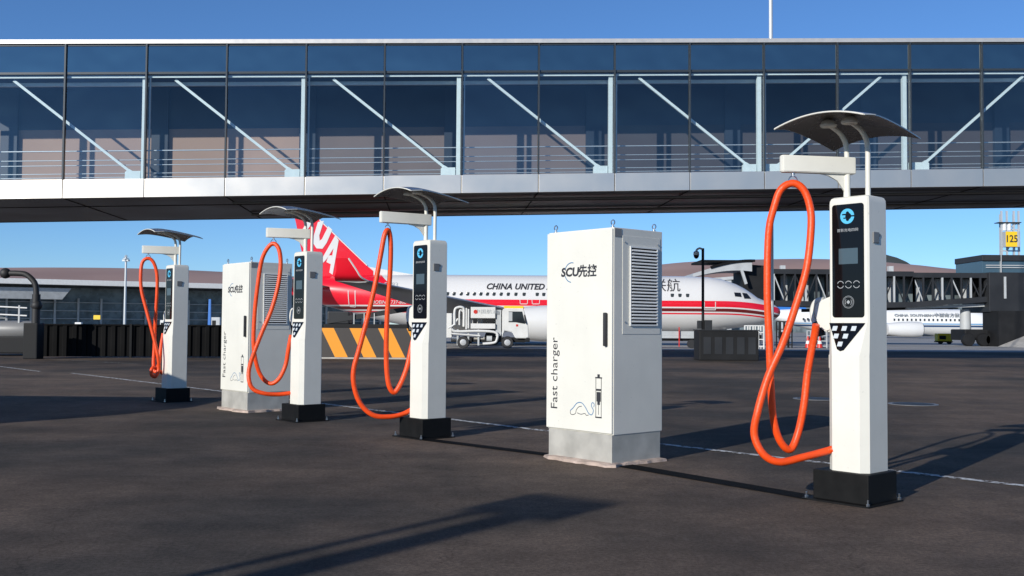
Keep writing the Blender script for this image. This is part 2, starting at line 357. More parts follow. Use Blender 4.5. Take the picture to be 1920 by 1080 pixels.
def chamfer_rect(x0, x1, y0, y1, c, cf=None):
    cf = cf or c
    return [(x0 + cf, y0), (x1 - cf, y0), (x1, y0 + cf), (x1, y1 - c), (x1 - c, y1), (x0 + c, y1), (x0, y1 - c), (x0, y0 + cf)]
def make_post():
    t = thing('charging_post', 'x', 'charging post')
    # body: upper part straight, lower part stepping forward with a slanted transition
    def ring(x0, x1, y0, y1, z, c=.012, cf=.012): return [Vector((x, y, z)) for x, y in chamfer_rect(x0, x1, y0, y1, c, cf)]
    mb = MB()
    mb.loft([ring(-.150, .150, -.12, .13, .215), ring(-.160, .160, -.18, .13, .2151, .012, .05), ring(-.160, .160, -.18, .13, 1.06, .012, .05),
             ring(-.160, .160, -.172, .13, 1.085, .012, .045), ring(-.160, .160, -.13, .13, 1.305), ring(-.160, .160, -.13, .13, 2.17),
             ring(-.158, .158, -.129, .129, 2.195), ring(-.150, .150, -.121, .121, 2.214), ring(-.138, .138, -.11, .11, 2.222)])
    body = mb.build('body', M['cream'], t, 25)
    # black base
    mb = MB(); mb.box(-.235, .205, -.235, .165, .012, .222, bevel=.006)
    mb.box(-.30, .235, -.285, .20, 0, .012)
    base = mb.build('base', M['black'], t)
    for x in (-.275, .215):
        for y in (-.26, .18):
            m2 = MB(); m2.lathe([(.014, .012), (.014, .028), (.007, .028), (.007, .055)], 6, Matrix.Translation((x, y, 0))); m2.build('bolt', M['zinc'], base)
    # screen panel
    def rr(x0, x1, z0, z1, r, n=5):
        P = []
        for cx, cz, a0 in ((x1 - r, z1 - r, 0), (x0 + r, z1 - r, 90), (x0 + r, z0 + r, 180), (x1 - r, z0 + r, 270)):
            for k in range(n + 1): a = R(a0 + 90 * k / n); P.append((cx + r * math.cos(a), cz + r * math.sin(a)))
        return P
    pn = MB().prism(rr(-.13, .125, 1.335, 2.165, .022), -.134, -.128, 'y').build('screen_panel', M['panel'], t)
    Y = -.1345
    # logo: cyan disc with a plug cut-out shown by black plug
    MB().prism(disc_pts(-.005, 2.075, .056), Y - .0015, Y, 'y').build('emblem', M['cyan'], pn)
    b = MB(); b.prism(disc_pts(.004, 2.075, .024, 16), Y - .003, Y - .0016, 'y'); b.box(-.045, .0, Y - .003, Y - .0016, 2.084, 2.094); b.box(-.035, 0, Y - .003, Y - .0016, 2.058, 2.067)
    b.box(.02, .055, Y - .003, Y - .0016, 2.070, 2.080); b.prism(disc_pts(-.002, 2.098, .013, 10), Y - .003, Y - .0016, 'y'); b.prism(disc_pts(-.002, 2.052, .013, 10), Y - .003, Y - .0016, 'y'); b.build('plug_sign', M['panel'], pn)
    text('lettering', '首新充电四网', .026, M['grey'], pn, (-.003, Y, 1.972), ext=.0008, sx=1.1)
    MB().prism(rr(-.075, .078, 1.725, 1.84, .004), Y - .0015, Y, 'y').build('display', M['screen'], pn)
    for x in (-.062, .002, .066):
        b = MB(); ring_bm(b, x, Y, 1.575, .023, .0275, 20, 160, 12); ring_bm(b, x, Y, 1.575, .023, .0275, 200, 340, 12); b.build('button', M['grey'], pn)
    b = MB(); ring_bm(b, .0, Y, 1.447, .043, .0455); ring_bm(b, .0, Y, 1.447, .036, .0375)
    for a0 in (-50, 130): ring_bm(b, 0, Y, 1.447, .024, .027, a0, a0 + 90, 8)
    b.prism([(-.015, 1.447), (0, 1.462), (.015, 1.447), (0, 1.432)], Y - .0015, Y, 'y'); b.build('card_sign', M['grey'], pn)
    # triangular key plate on the slant
    z0, y0, z1, y1 = 1.305, -.13, 1.085, -.172
    nrm = Vector((0, -(z0 - z1), -(y0 - y1))).normalized()   # outward, tilted up
    nrm = Vector((0, -abs(z0 - z1), abs(y0 - y1))).normalized()
    def sl(x, z, off): 
        k = (z0 - z) / (z0 - z1); return Vector((x, y0 + (y1 - y0) * k, z)) + nrm * off
    tri = [(-.156, 1.294), (.132, 1.294), (.124, 1.278), (-.018, 1.096), (-.046, 1.088), (-.072, 1.102)]
    kp = MB().loft([[sl(x, z, -.004) for x, z in tri], [sl(x, z, .004) for x, z in tri]]).build('key_plate', M['panel'], t)
    for x, z in ((-.106, 1.254), (-.030, 1.254), (.046, 1.254), (-.090, 1.198), (-.014, 1.198), (-.052, 1.140)):
        q = [(x - .022, z - .017), (x + .016, z - .017), (x + .024, z + .017), (x - .014, z + .017)]
        MB().loft([[sl(a, b_, .0035) for a, b_ in q], [sl(a, b_, .006) for a, b_ in q]]).build('key', M['key'], kp)
    # side reader
    rd = MB(); rd.box(.158, .168, -.07, .01, 1.875, 1.955, bevel=.003); rd.box(.160, .166, .012, .028, 1.925, 1.945); rd.build('reader', M['reader'], t)
    # two canopy tubes
    for x in (-.085, .085):
        p = spline([(x, .0, 2.20), (x, 0, 2.40), (x, 0, 2.56), (x, -.02, 2.64), (x, -.09, 2.70), (x, -.2, 2.735), (x, -.27, 2.745)], 6)
        MB().tube(p, .019, 12).build('canopy_tube', M['cream'], t, 40)
    # canopy: arched across, falling to the back
    def cz(x, y): return 2.80 - .50 * x * x - .17 * max(0, y + .35) ** 1.5 - .25 * max(0, -.35 - y) ** 1.5
    gx = [-.355 + .71 * i / 16 for i in range(17)]; gy = [-.53 + .80 * i / 16 for i in range(17)]
    b = bmesh.new(); top = [[b.verts.new((x, y, cz(x, y))) for y in gy] for x in gx]; bot = [[b.verts.new((x, y, cz(x, y) - .009)) for y in gy] for x in gx]
    for i in range(16):
        for j in range(16):
            b.faces.new((top[i][j], top[i + 1][j], top[i + 1][j + 1], top[i][j + 1])); b.faces.new((bot[i][j], bot[i][j + 1], bot[i + 1][j + 1], bot[i + 1][j]))
        b.faces.new((top[i][0], bot[i][0], bot[i + 1][0], top[i + 1][0])); b.faces.new((top[i][16], top[i + 1][16], bot[i + 1][16], bot[i][16]))
        b.faces.new((top[0][i], top[0][i + 1], bot[0][i + 1], bot[0][i])); b.faces.new((top[16][i], bot[16][i], bot[16][i + 1], top[16][i + 1]))
    mb = MB(); mb.add(b); cn = mb.build('canopy', M['canopy'], t, 40)
    tr = MB(); tr.tube([(x, -.532, cz(x, -.53) - .004) for x in gx], .0065, 6); tr.tube([(-.357, y, cz(.357, y) - .004) for y in gy], .005, 6); tr.tube([(.357, y, cz(.357, y) - .004) for y in gy[:4]], .005, 6)
    tr.build('edge_trim', M['cream'], cn)
    for x in (-.085, .085):
        MB().lathe([(.055, 2.728), (.062, 2.74), (.05, 2.765), (.02, 2.785)], 18, Matrix.Translation((x, -.25, 0)) ).build('mounting_disc', M['cream'], cn, 40)
    return t
def make_arm(parent, ang, L, off=.10):
    # swivelling arm: built along -y from the left tube, turned by ang
    px = -.085
    m = Matrix.Translation((px, 0, 0)) @ Matrix.Rotation(ang, 4, 'Z')
    mb = MB(); P = [(-.03, .06), (.03, .06), (.034, .02), (.034, -L + .03), (.028, -L + .008), (.012, -L), (-.012, -L), (-.028, -L + .008), (-.034, -L + .03), (-.034, .02)]
    mb.prism(P, 2.405, 2.53, 'z', bevel=.006)
    mb.prism([(-.24, 2.406), (-.15, 2.39), (-.08, 2.355), (-.025, 2.28), (.0, 2.28), (.0, 2.406)], -.008, .008, 'x')
    mb.lathe([(.026, 2.21), (.024, 2.30), (.026, 2.42), (.026, 2.53)], 16)
    mb.bm.transform(m)
    a = mb.build('swing_arm', M['cream'], parent, 30)
    hk = MB(); hk.lathe([(.014, 2.406), (.014, 2.39), (.006, 2.39), (.006, 2.376)], 10, Matrix.Translation((0, -L + off, 0)))
    hk.tube([Vector((0.0, -L + off + .036 * math.sin(2 * PI * k / 16), 2.338 + .042 * math.cos(2 * PI * k / 16))) for k in range(17)], .005, 6)
    hk.bm.transform(m); hk.build('hook', M['zinc'], a, 40)
    return m @ Vector((0, -L + off, 2.33))
def make_gun(parent):
    h = MB(); h.prism([(-.155, 1.50), (-.155, 1.24), (-.20, 1.225), (-.255, 1.25), (-.30, 1.33), (-.31, 1.40), (-.285, 1.45), (-.22, 1.475)], -.10, -.01, 'y', bevel=.012)
    hd = h.build('connector_holder', M['cream'], parent, 35)
    g_ = MB(); g_.tube(spline([(-.25, -.055, 1.47), (-.315, -.055, 1.455), (-.345, -.055, 1.39), (-.335, -.055, 1.32), (-.30, -.055, 1.27)], 5), [.022] * 21, 10)
    gn = g_.build('charging_connector', M['cream'], parent, 40)
    MB().tube([(-.315, -.055, 1.30), (-.285, -.055, 1.235), (-.275, -.055, 1.20)], .034, 12).build('collar', M['rubber'], gn, 40)
    MB().box(-.19, -.158, -.09, -.03, .96, 1.06, bevel=.004).build('side_bracket', M['cream'], parent)

hoses = [
 [(1530, 604, 7.54), (1527, 620, 7.50), (1522, 650, 7.46), (1515, 700, 7.42), (1508, 760, 7.36), (1497, 812, 7.30), (1481, 842, 7.27), (1463, 828, 7.25), (1451, 785, 7.23), (1445, 720, 7.22), (1442, 640, 7.21), (1440, 540, 7.20), (1441, 430, 7.20), (1449, 380, 7.19), (1465, 346, 7.18), (1487, 334, 7.17), (1507, 346, 7.16), (1520, 385, 7.15), (1521, 430, 7.13), (1511, 500, 7.11), (1492, 570, 7.09), (1467, 640, 7.07), (1441, 705, 7.06), (1421, 770, 7.05), (1416, 815, 7.06), (1430, 852, 7.10), (1462, 865, 7.18), (1505, 856, 7.30), (1548, 845, 7.42), (1562, 842, 7.47)],
 [(778, 625, 11.62), (772, 650, 11.58), (762, 690, 11.5), (750, 722, 11.42), (738, 736, 11.36), (729, 722, 11.3), (725, 690, 11.28), (724, 640, 11.26), (727, 580, 11.24), (731, 520, 11.22), (733, 470, 11.2), (731, 442, 11.18), (727, 431, 11.16), (721, 441, 11.14), (714, 475, 11.12), (702, 535, 11.1), (688, 600, 11.1), (673, 655, 11.1), (664, 695, 11.1), (665, 730, 11.12), (677, 760, 11.18), (702, 778, 11.26), (732, 782, 11.36), (757, 776, 11.48), (775, 766, 11.56)],
 [(546, 625, 13.5), (541, 655, 13.46), (535, 685, 13.4), (523, 710, 13.32), (508, 719, 13.26), (492, 707, 13.2), (481, 680, 13.16), (476, 640, 13.14), (478, 580, 13.12), (483, 530, 13.1), (490, 484, 13.08), (500, 459, 13.07), (513, 449, 13.06), (523, 460, 13.05), (526, 490, 13.04), (521, 530, 13.02), (510, 575, 13.0), (494, 615, 12.98), (478, 655, 12.97), (468, 690, 12.97), (467, 713, 13.0), (476, 730, 13.07), (496, 738, 13.16), (520, 740, 13.3), (545, 737, 13.42)],
 [(306, 625, 16.7), (301, 655, 16.6), (298, 680, 16.5), (292, 697, 16.42), (288, 685, 16.38), (289, 650, 16.34), (291, 600, 16.3), (295, 550, 16.28), (294, 515, 16.26), (288, 492, 16.24), (278, 484, 16.22), (268, 492, 16.2), (264, 515, 16.18), (266, 545, 16.17), (275, 585, 16.16), (287, 628, 16.15), (296, 668, 16.15), (298, 692, 16.17), (292, 706, 16.2), (285, 703, 16.25), (284, 692, 16.32), (290, 690, 16.45), (305, 700, 16.6)],
]
labels = ['nearest and largest white charging post, rightmost of the row, orange hose loop on its left',
          'white charging post left of the big cabinet, its hose hanging before the striped barrier',
          'white charging post close beside the farther cabinet, its hose crossing that cabinet',
          'smallest and farthest white charging post, leftmost of the row, with a narrow twisted hose']
hookY = [7.48, 11.36, 13.36, 16.52]
proto = make_post()
allp = [proto] + [copy_tree(proto) for _ in posts[1:]]
for i, (x, y) in enumerate(posts):
    o = allp[i]
    o.location = (x, y, 0); o.rotation_euler = (0, 0, TH)
    tag(o, labels[i], 'charging post', 'charging posts standing in a row')
    org = Vector((x, y, 0))
    make_gun(o)
    H_ = hoses[i]; n_ = len(H_); top0 = min(H_, key=lambda h: h[1])[2]; dY = hookY[i] - top0
    pts = [to_local(W(a, b, c + dY * min(1, q / 5, (n_ - 1 - q) / 5)), org) for q, (a, b, c) in enumerate(H_)]
    # hang the top of the loop from the hook of this post
    top = max(range(len(pts)), key=lambda k: pts[k].z); v = pts[top]
    ang = math.atan2(v.x + .085, -v.y); L = math.hypot(v.x + .085, v.y) + .10
    hook = make_arm(o, ang, L)
    # hang the top of the loop in the hook
    dz = 2.325 - v.z
    for k in range(len(pts)):
        pts[k] = pts[k] + Vector((0, 0, dz * max(0, min(1, (pts[k].z - .4) / 1.9))))
    random.seed(40 + i); pts = [p if q in (0, top, n_ - 1) else p + Vector([random.uniform(-.006, .006) for _ in range(3)]) for q, p in enumerate(pts)]
    MB().tube(spline(pts, 6), .0275, 12).build('hose', M['orange'], o, 60)
    print('HOOK', i, [round(v, 3) for v in hook], [round(v, 3) for v in pts[top]])

# ------------------------------------------------------------------ charger cabinets
def make_cabinet():
    t = thing('charger_cabinet', 'x', 'cabinet')
    w2, d2, h = .43, .345, 2.16
    mb = MB(); mb.box(-w2 + .004, w2, -d2 + .022, d2, .28, h, bevel=.006); sh = mb.build('shell', M['cabinet'], t)
    MB().box(-w2 + .002, w2 - .004, -d2, -d2 + .021, .292, h - .012, bevel=.007).build('door', M['cabinet'], t)
    mb = MB(); mb.box(-w2 + .03, w2 - .006, -d2 + .008, d2 - .02, .0, .28, bevel=.003); mb.build('plinth', M['steel'], t)
    door = [o for o in COL.objects if o.parent == t and o.name.startswith('door')][0]
    hd = MB(); hd.box(w2 - .085, w2 - .05, -d2 - .035, -d2 - .008, 1.08, 1.385, bevel=.010); hd.box(w2 - .078, w2 - .056, -d2 - .014, -d2, 1.09, 1.16); hd.box(w2 - .078, w2 - .056, -d2 - .014, -d2, 1.30, 1.37); hd.build('handle', M['rubber'], door, 40)
    Y = -d2 - .0008
    # printed marks
    text('company_mark', 'SCU', .112, M['ink'], door, (-.115, Y, 1.765), ext=.0008, bold=.0045, shear=.12, sx=1.12)
    text('company_mark', '先控', .118, M['ink'], door, (.115, Y, 1.765), ext=.0008, bold=.0035, shear=.05)
    for a0, a1 in ((75, 158), (200, 265)):
        b = MB(); ring_bm(b, -.09, Y, 1.765, .088, .096, a0, a1, 14); b.build('swoosh', M['blueink'], door)
    text('lettering', 'Fast charger', .128, M['ink'], door, (-.315, Y, .81), rot=(PI / 2, -PI / 2, 0), ext=.0008, sx=1.08)
    # pictogram of a charging post and a car
    b = MB()
    for x0, x1, z0, z1 in ((.225, .305, .425, .437), (.228, .234, .437, .785), (.296, .302, .437, .785), (.222, .308, .785, .797), (.25, .28, .797, .823), (.236, .296, .672, .69), (.240, .292, .575, .662), (.250, .282, .545, .575), (.263, .268, .455, .545)):
        b.box(x0, x1, Y - .0008, Y + .0002, z0, z1)
    b.build('pictogram', M['ink'], door)
    def stroke(pts, wd, y):
        P = spline([(a, 0, c) for a, c in pts], 6); g_ = []
        for i, p in enumerate(P):
            tt = (P[min(i + 1, len(P) - 1)] - P[max(i - 1, 0)]).normalized(); nn = Vector((-tt.z, 0, tt.x)) * wd / 2
            g_.append([Vector((p.x + nn.x, y, p.z + nn.z)), Vector((p.x - nn.x, y, p.z - nn.z))])
        return g_
    b = MB(); b.sheet(stroke([(-.10, .47), (-.06, .50), (-.01, .545), (.05, .55), (.10, .51), (.14, .46), (.18, .45), (.20, .49), (.175, .53), (.185, .56), (.21, .55), (.205, .52)], .008, Y)); b.build('car_outline', M['blueink'], door)
    b = MB(); b.sheet(stroke([(-.10, .47), (-.095, .44), (-.06, .435), (-.03, .45), (-.02, .48), (.01, .51), (.05, .52)], .006, Y)); b.sheet(stroke([(-.01, .455), (.04, .445), (.09, .455), (.11, .44), (.14, .445)], .006, Y)); b.build('car_outline', M['ink'], door)
    # right side: bolted panel with louvre grille
    y0, y1 = -.21, .31
    pn = MB().box(w2, w2 + .0035, y0, y1, 1.19, 2.09, bevel=.001).build('vent_panel', M['cabinet'], t)
    MB().box(w2 + .0062, w2 + .0075, -.105, .255, 1.28, 1.985).build('vent_recess', M['voidm'], pn)
    b = MB(); n_ = 23
    for k in range(n_):
        z = 1.29 + (1.975 - 1.29) * (k + .5) / n_
        b.prism([(w2 + .0077, z + .010), (w2 + .0095, z + .0105), (w2 + .020, z + .002), (w2 + .020, z - .006), (w2 + .0180, z - .007), (w2 + .0165, z + .000)], -.10, .25, 'y')
    # frame round the louvres
    for yy0, yy1, z0, z1 in ((-.118, -.105, 1.267, 1.998), (.255, .268, 1.267, 1.998), (-.105, .255, 1.267, 1.28), (-.105, .255, 1.985, 1.998)): b.box(w2 + .0062, w2 + .016, yy0, yy1, z0, z1)
    b.build('louvre', M['vane'], pn)
    for yy in (y0 + .03, y1 - .03):
        for z in (1.30, 2.03): MB().lathe([(.008, 0), (.008, .004), (.005, .006)], 8, Matrix.Translation((w2 + .006, yy, z)) @ Matrix.Rotation(PI / 2, 4, 'Y')).build('screw', M['zinc'], pn)
    MB().box(w2, w2 + .004, -d2 + .03, -.225, 2.075, 2.15).build('side_lip', M['lip'], t)
    for x, y in ((-w2 + .06, -d2 + .06), (w2 - .05, -d2 + .06), (w2 - .05, d2 - .06), (-w2 + .06, d2 - .06)):
        e = MB(); e.lathe([(.018, h), (.018, h + .012), (.008, h + .016), (.008, h + .03)], 12, Matrix.Translation((x, y, 0)))
        e.tube([(x + .022 * math.cos(2 * PI * k / 16), y, h + .048 + .022 * math.sin(2 * PI * k / 16)) for k in range(17)], .006, 6); e.build('lifting_eye', M['zinc'], t, 40)
    return t
def cab_center(q): q = Vector((q[0], q[1], 0)); return q - D * .43 - NF * .345
cabp = make_cabinet()
for i, q in enumerate(((.9048, 9.1622), (-3.7689, 14.5457))):
    o = cabp if i == 0 else copy_tree(cabp)
    c = cab_center(q); o.location = (c.x, c.y, 0); o.rotation_euler = (0, 0, TH)
    tag(o, ['large cream charger cabinet in the middle with black door handle and louvred side',
            'smaller looking farther cream cabinet standing behind the third post, partly covered by an orange hose'][i], 'cabinet', 'charger cabinets')
    # rough mortar bed
    random.seed(3 + i); mb = MB(); P = []
    for k in range(40):
        a = 2 * PI * k / 40; r = 1 / max(abs(math.cos(a)) / .47, abs(math.sin(a)) / .40); r += random.uniform(-.02, .045); P.append((r * math.cos(a), r * math.sin(a)))
    mb.loft([[Vector((x, y, .001)) for x, y in P], [Vector((x * .985, y * .985, .022 + random.uniform(-.008, .012))) for x, y in P], [Vector((x * .86, y * .86, .034)) for x, y in P]])
    b_ = mb.build('mortar_bed', M['mortar']); b_.location = o.location; b_.rotation_euler = (0, 0, TH); b_.location.z = .0
    struct(b_, 'rough pale mortar bed under a cabinet')
# dark trench patch joining the bases
def tp(i, lx, ly): return Vector((*posts[i], 0)) + D * lx - NF * ly
cA = cab_center((.9048, 9.1622))
a = tp(1, .25, -.20); b = cA - D * .45 + NF * .20
strip('trench', (a.x, a.y), (b.x, b.y), .17, .006, M['patch'], 'dark asphalt trench patch left of the big cabinet')
a = cA + D * .45 + NF * .20; b = tp(0, -.25, -.20)
strip('trench', (a.x, a.y), (b.x, b.y), .20, .006, M['patch'], 'dark asphalt trench patch between the big cabinet and the nearest post')
# ------------------------------------------------------------------ elevated glass walkway
YAW = R(4.2)
O0 = W(124, 75, 31.0)
ZT = O0.z; SL = .0295
wk = thing('glass_walkway', 'long elevated glass walkway with white diagonal trusses crossing behind the charging posts', 'walkway', (O0.x, 31.0, 0), YAW)
PW = 26.85 / 11
def sh(v): return Vector((v.x, v.y, v.z + SL * v.x))
S0, S1 = -2, 17
Xs, Xe = S0 * PW, S1 * PW
DEP = 6.6
def wb(mb, name, m, p=wk): return mb.build(name, m, p, fn=sh)
wb(box(Xs, Xe, -.06, DEP + .06, ZT - .13, ZT), 'roof', M['cap'])
wb(box(Xs, Xe, .0, .08, ZT - 1.07, ZT - 1.0), 'transom', M['mullion'])
wb(box(Xs, Xe, .0, .08, ZT - .19, ZT - .131), 'transom', M['mullion'])
wb(box(Xs, Xe, .10, .16, ZT - 1.16, ZT - 1.10), 'inner_transom', M['steelw'])
wb(box(Xs, Xe, .12, DEP, ZT - 4.45, ZT - 4.33), 'floor_slab', M['floorin'])
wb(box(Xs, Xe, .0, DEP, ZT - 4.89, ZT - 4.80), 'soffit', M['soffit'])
wb(box(Xs, Xe, DEP, DEP + .1, ZT - 4.9, ZT - 4.33), 'back_fascia', M['charcoal'])
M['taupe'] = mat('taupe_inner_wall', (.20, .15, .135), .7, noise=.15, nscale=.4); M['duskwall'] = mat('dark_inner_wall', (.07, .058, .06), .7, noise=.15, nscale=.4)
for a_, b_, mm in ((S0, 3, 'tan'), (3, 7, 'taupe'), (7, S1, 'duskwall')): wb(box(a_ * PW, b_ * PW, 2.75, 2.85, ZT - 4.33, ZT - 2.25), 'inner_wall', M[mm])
wb(box(Xs, Xe, 2.75, 2.86, ZT - 2.249, ZT - .9), 'shade_painted_upper_wall', M['navy'])  # navy paints the roof's shadow onto the wall above the sunlit band
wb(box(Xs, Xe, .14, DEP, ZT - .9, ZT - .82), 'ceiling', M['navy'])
wb(box(Xs, Xe, .45, .55, ZT - 1.33, ZT - 1.22), 'top_chord', M['steelw'])
for k in range(S0, S1):
    x0, x1 = k * PW, (k + 1) * PW
    wb(box(x0 + .012, x1 - .012, -.02, .04, ZT - 4.9, ZT - 4.32, bevel=.006), 'fascia_panel', M['fascia'])
    wb(MB().sheet([[Vector((x, .03, z)) for z in (ZT - 4.315, ZT - 1.072)] for x in (x0 + .035, x1 - .035)]), 'glass_pane', M['glass'])
    wb(box(x0 + .035, x1 - .035, .025, .04, ZT - .998, ZT - .192), 'upper_pane', M['glasstop'])
for k in range(S0, S1 + 1):
    wb(box(k * PW - .024, k * PW + .024, -.05, .085, ZT - 4.318, ZT - .02), 'mullion', M['mullion'])
for z in (4.33 - .95, 4.33 - .66, 4.33 - .5, 4.33 - .24, 4.33 - .12):
    wb(MB().tube([(Xs, .42, ZT - z), (Xe, .42, ZT - z)], .014 if z > 3.5 else .02, 6), 'handrail', M['rail'])
for k in range(S0, S1, 2):
    xx = (k + 1) * PW - .10
    wb(MB().box(xx - .065, xx + .065, .18, .32, ZT - 4.33, ZT - 1.1), 'truss_post', M['steelw']); wb(MB().box(xx + .165, xx + .20, .12, .2, ZT - 4.33, ZT - 1.1), 'inner_frame', M['steelw'])
# bays: verticals sit just left of mullion 1,3,5,... ; diagonals lean down to the right for the first ones, then mirror
zb, zt = ZT - 4.1, ZT - 1.2
for k in range(-1, S1 - 1, 2):
    xa, xb = k * PW + .1, (k + 2) * PW - .17
    gus = MB()
    if k < 9:
        P0, P1 = (xa + .72, .25, zt), (xb - .35, .25, zb + .05)
        gus.prism([(xb - .48, zb - .22), (xb - .48, zb + .02), (xb - .36, zb + .12), (xb - .25, zb + .05), (xb - .02, zb + .05), (xb - .02, zb - .22)], .20, .30, 'y')
    else:
        P0, P1 = (xb - .72, .25, zt), (xa + .52, .25, zb + .05)
        gus.prism([(xa + .62, zb - .22), (xa + .62, zb + .02), (xa + .5, zb + .12), (xa + .4, zb + .05), (xa - .05, zb + .05), (xa - .05, zb - .22)], .20, .30, 'y')
    wb(MB().bar(P0, P1, .078), 'truss_diagonal', M['steelw'])
    wb(gus, 'gusset', M['steelw'])
# inner columns at the back
for k in range(S0, S1, 2):
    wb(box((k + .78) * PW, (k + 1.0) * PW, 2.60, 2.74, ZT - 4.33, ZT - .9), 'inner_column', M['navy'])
for yy, rr_ in ((1.2, .035), (1.35, .022), (4.6, .05)): wb(MB().tube([(PW * 2, yy, ZT - 4.96), (Xe, yy, ZT - 4.96)], rr_, 8), 'conduit', M['lip'])
# soffit panel joints / beams
for k in range(S0, S1, 2):
    wb(box(k * PW - .02, k * PW + .02, .1, DEP - .1, ZT - 4.905, ZT - 4.892), 'soffit_joint', M['dark'])
for yy in (2.2,):
    wb(box(Xs, Xe, yy, yy + .06, ZT - 4.902, ZT - 4.893), 'soffit_joint', M['dark'])

# ------------------------------------------------------------------ red tailed airliner
AY = 72.0
def aircraft_mat():
    m = bpy.data.materials.new('aircraft_livery'); m.use_nodes = True; n = m.node_tree; b = n.nodes['Principled BSDF']
    b.inputs['Roughness'].default_value = .28; b.inputs['Coat Weight'].default_value = .3
    tc = n.nodes.new('ShaderNodeTexCoord'); sp_ = n.nodes.new('ShaderNodeSeparateXYZ'); link(n, tc.outputs['Object'], sp_.inputs[0])
    X, Z = sp_.outputs[0], sp_.outputs[2]      # local x = -distance from nose
    def op(o, a, c=None, d=None):
        q = n.nodes.new('ShaderNodeMath'); q.operation = o
        for i, v in enumerate((a, c, d)):
            if v is None: continue
            if isinstance(v, (int, float)): q.inputs[i].default_value = v
            else: link(n, v, q.inputs[i])
        return q.outputs[0]
    s = op('MULTIPLY', X, -1.0)
    dn = op('MAXIMUM', op('SUBTRACT', 4.5, s), 0.0)
    z = op('ADD', Z, op('MULTIPLY', op('MULTIPLY', dn, dn), .022))
    up = op('MAXIMUM', op('DIVIDE', op('SUBTRACT', s, 23.5), 5.7), 0.0)
    topz = op('ADD', op('MULTIPLY', op('MULTIPLY', up, op('MULTIPLY', up, up)), 3.0), .22)
    def band(lo, hi): return op('MULTIPLY', op('GREATER_THAN', z, lo), op('LESS_THAN', z, hi))
    redm = op('MINIMUM', op('ADD', op('ADD', band(-.20, topz), band(-.72, -.62)), 0.0), 1.0)
    darkm = band(-.52, -.30)
    def mix(f, a, c):
        q = n.nodes.new('ShaderNodeMix'); q.data_type = 'RGBA'; link(n, f, q.inputs[0])
        for v, i in ((a, 6), (c, 7)):
            if isinstance(v, tuple): q.inputs[i].default_value = (*v, 1)
            else: link(n, v, q.inputs[i])
        return q.outputs[2]
    c = mix(redm, (.68, .675, .66), (.74, .008, .026)); c = mix(darkm, c, (.13, .012, .012))
    link(n, c, b.inputs['Base Color']); return m
M['livery'] = aircraft_mat()
def fuselage(stations, seg=40):
    rings = []
    for s, zt_, zb_, hw in stations:
        zc, h_ = (zt_ + zb_) / 2, (zt_ - zb_) / 2
        rings.append([Vector((-s, -hw * math.cos(2 * PI * k / seg), zc + h_ * math.sin(2 * PI * k / seg))) for k in range(seg)])
    return rings
def interp(st, n=6):
    out = []
    for a, b in zip(st, st[1:]):
        for k in range(n if b[0] - a[0] < 8 else 1):
            t = k / n; out.append(tuple(a[i] + (b[i] - a[i]) * t for i in range(4)))
    return out + [st[-1]]
ST = [(0, -.45, -.55, .05), (.08, -.25, -.75, .25), (.35, -.03, -.98, .52), (.8, .18, -1.2, .82), (1.3, .38, -1.36, 1.06), (1.7, .55, -1.44, 1.22), (2.1, .86, -1.5, 1.34), (2.6, 1.18, -1.57, 1.48), (3.2, 1.48, -1.65, 1.62), (4.2, 1.82, -1.77, 1.78), (5.2, 1.96, -1.88, 1.86), (7, 2.0, -2.0, 1.88), (23, 2.0, -2.0, 1.88), (25, 2.0, -1.9, 1.86), (28, 1.98, -1.35, 1.7), (31, 1.92, -.6, 1.3), (33.5, 1.8, .1, .85), (35.6, 1.55, .8, .35), (36.1, 1.35, 1.0, .15)]
nose = W(1463, 587, AY)
ac = thing('airliner', 'white airliner with red tail and red side stripes parked behind the posts', 'airplane', (nose.x, AY, 2.91))
fu = MB().loft(fuselage(ST)).build('fuselage', M['livery'], ac, 40)
def az(px, py): 
    p = W(px, py, AY); return p.x - nose.x, p.z - 2.91
# fin (real thickness, tapered)
def foil(poly, y, th):
    return [[Vector((x, y + s * th / 2, z)) for x, z in poly] for s in (-1, 1)]
fin = [az(700, 508), az(688, 498), az(600, 413), az(572, 386), az(548, 386), az(556, 420), az(566, 470), az(576, 540), az(700, 540)]
MB().loft(foil(fin, 0, .3)).build('tail_fin', M['red'], ac)
dors = [az(800, 519), az(740, 509), az(690, 500), az(690, 540), az(800, 540)]
MB().loft(foil(dors, 0, .24)).build('dorsal_fin', M['airwhite'], ac)
edge = MB(); a1, a2 = az(689, 498), az(600, 413); edge.bar((a1[0], 0, a1[1]), (a2[0], 0, a2[1]), .32, .07); edge.build('fin_leading_edge', M['airwhite'], ac)
def crop(pts): return [az(540 + a / 3.6, 400 + b / 3.6) for a, b in pts]
MB().prism(crop([(205, 60), (245, 52), (214, 150), (217, 186), (232, 175), (275, 88), (302, 112), (264, 200), (236, 240), (196, 238), (174, 205), (178, 150)]), -.172, -.152, 'y').build('tail_letter', M['airwhite'], ac)
b = MB(); b.prism(crop([(345, 182), (304, 415), (282, 400), (316, 200)]), -.172, -.152, 'y'); b.prism(crop([(345, 182), (322, 150), (236, 300), (240, 335), (262, 312)]), -.174, -.153, 'y'); b.prism(crop([(300, 285), (294, 345), (262, 330), (276, 285)]), -.170, -.153, 'y'); b.build('tail_letter', M['airwhite'], ac)
b = MB(); b.prism(crop([(130, 60), (165, 55), (150, 90), (120, 130), (118, 160), (140, 165), (128, 195), (95, 180), (95, 120)]), -.172, -.152, 'y'); b.build('tail_letter', M['airwhite'], ac)
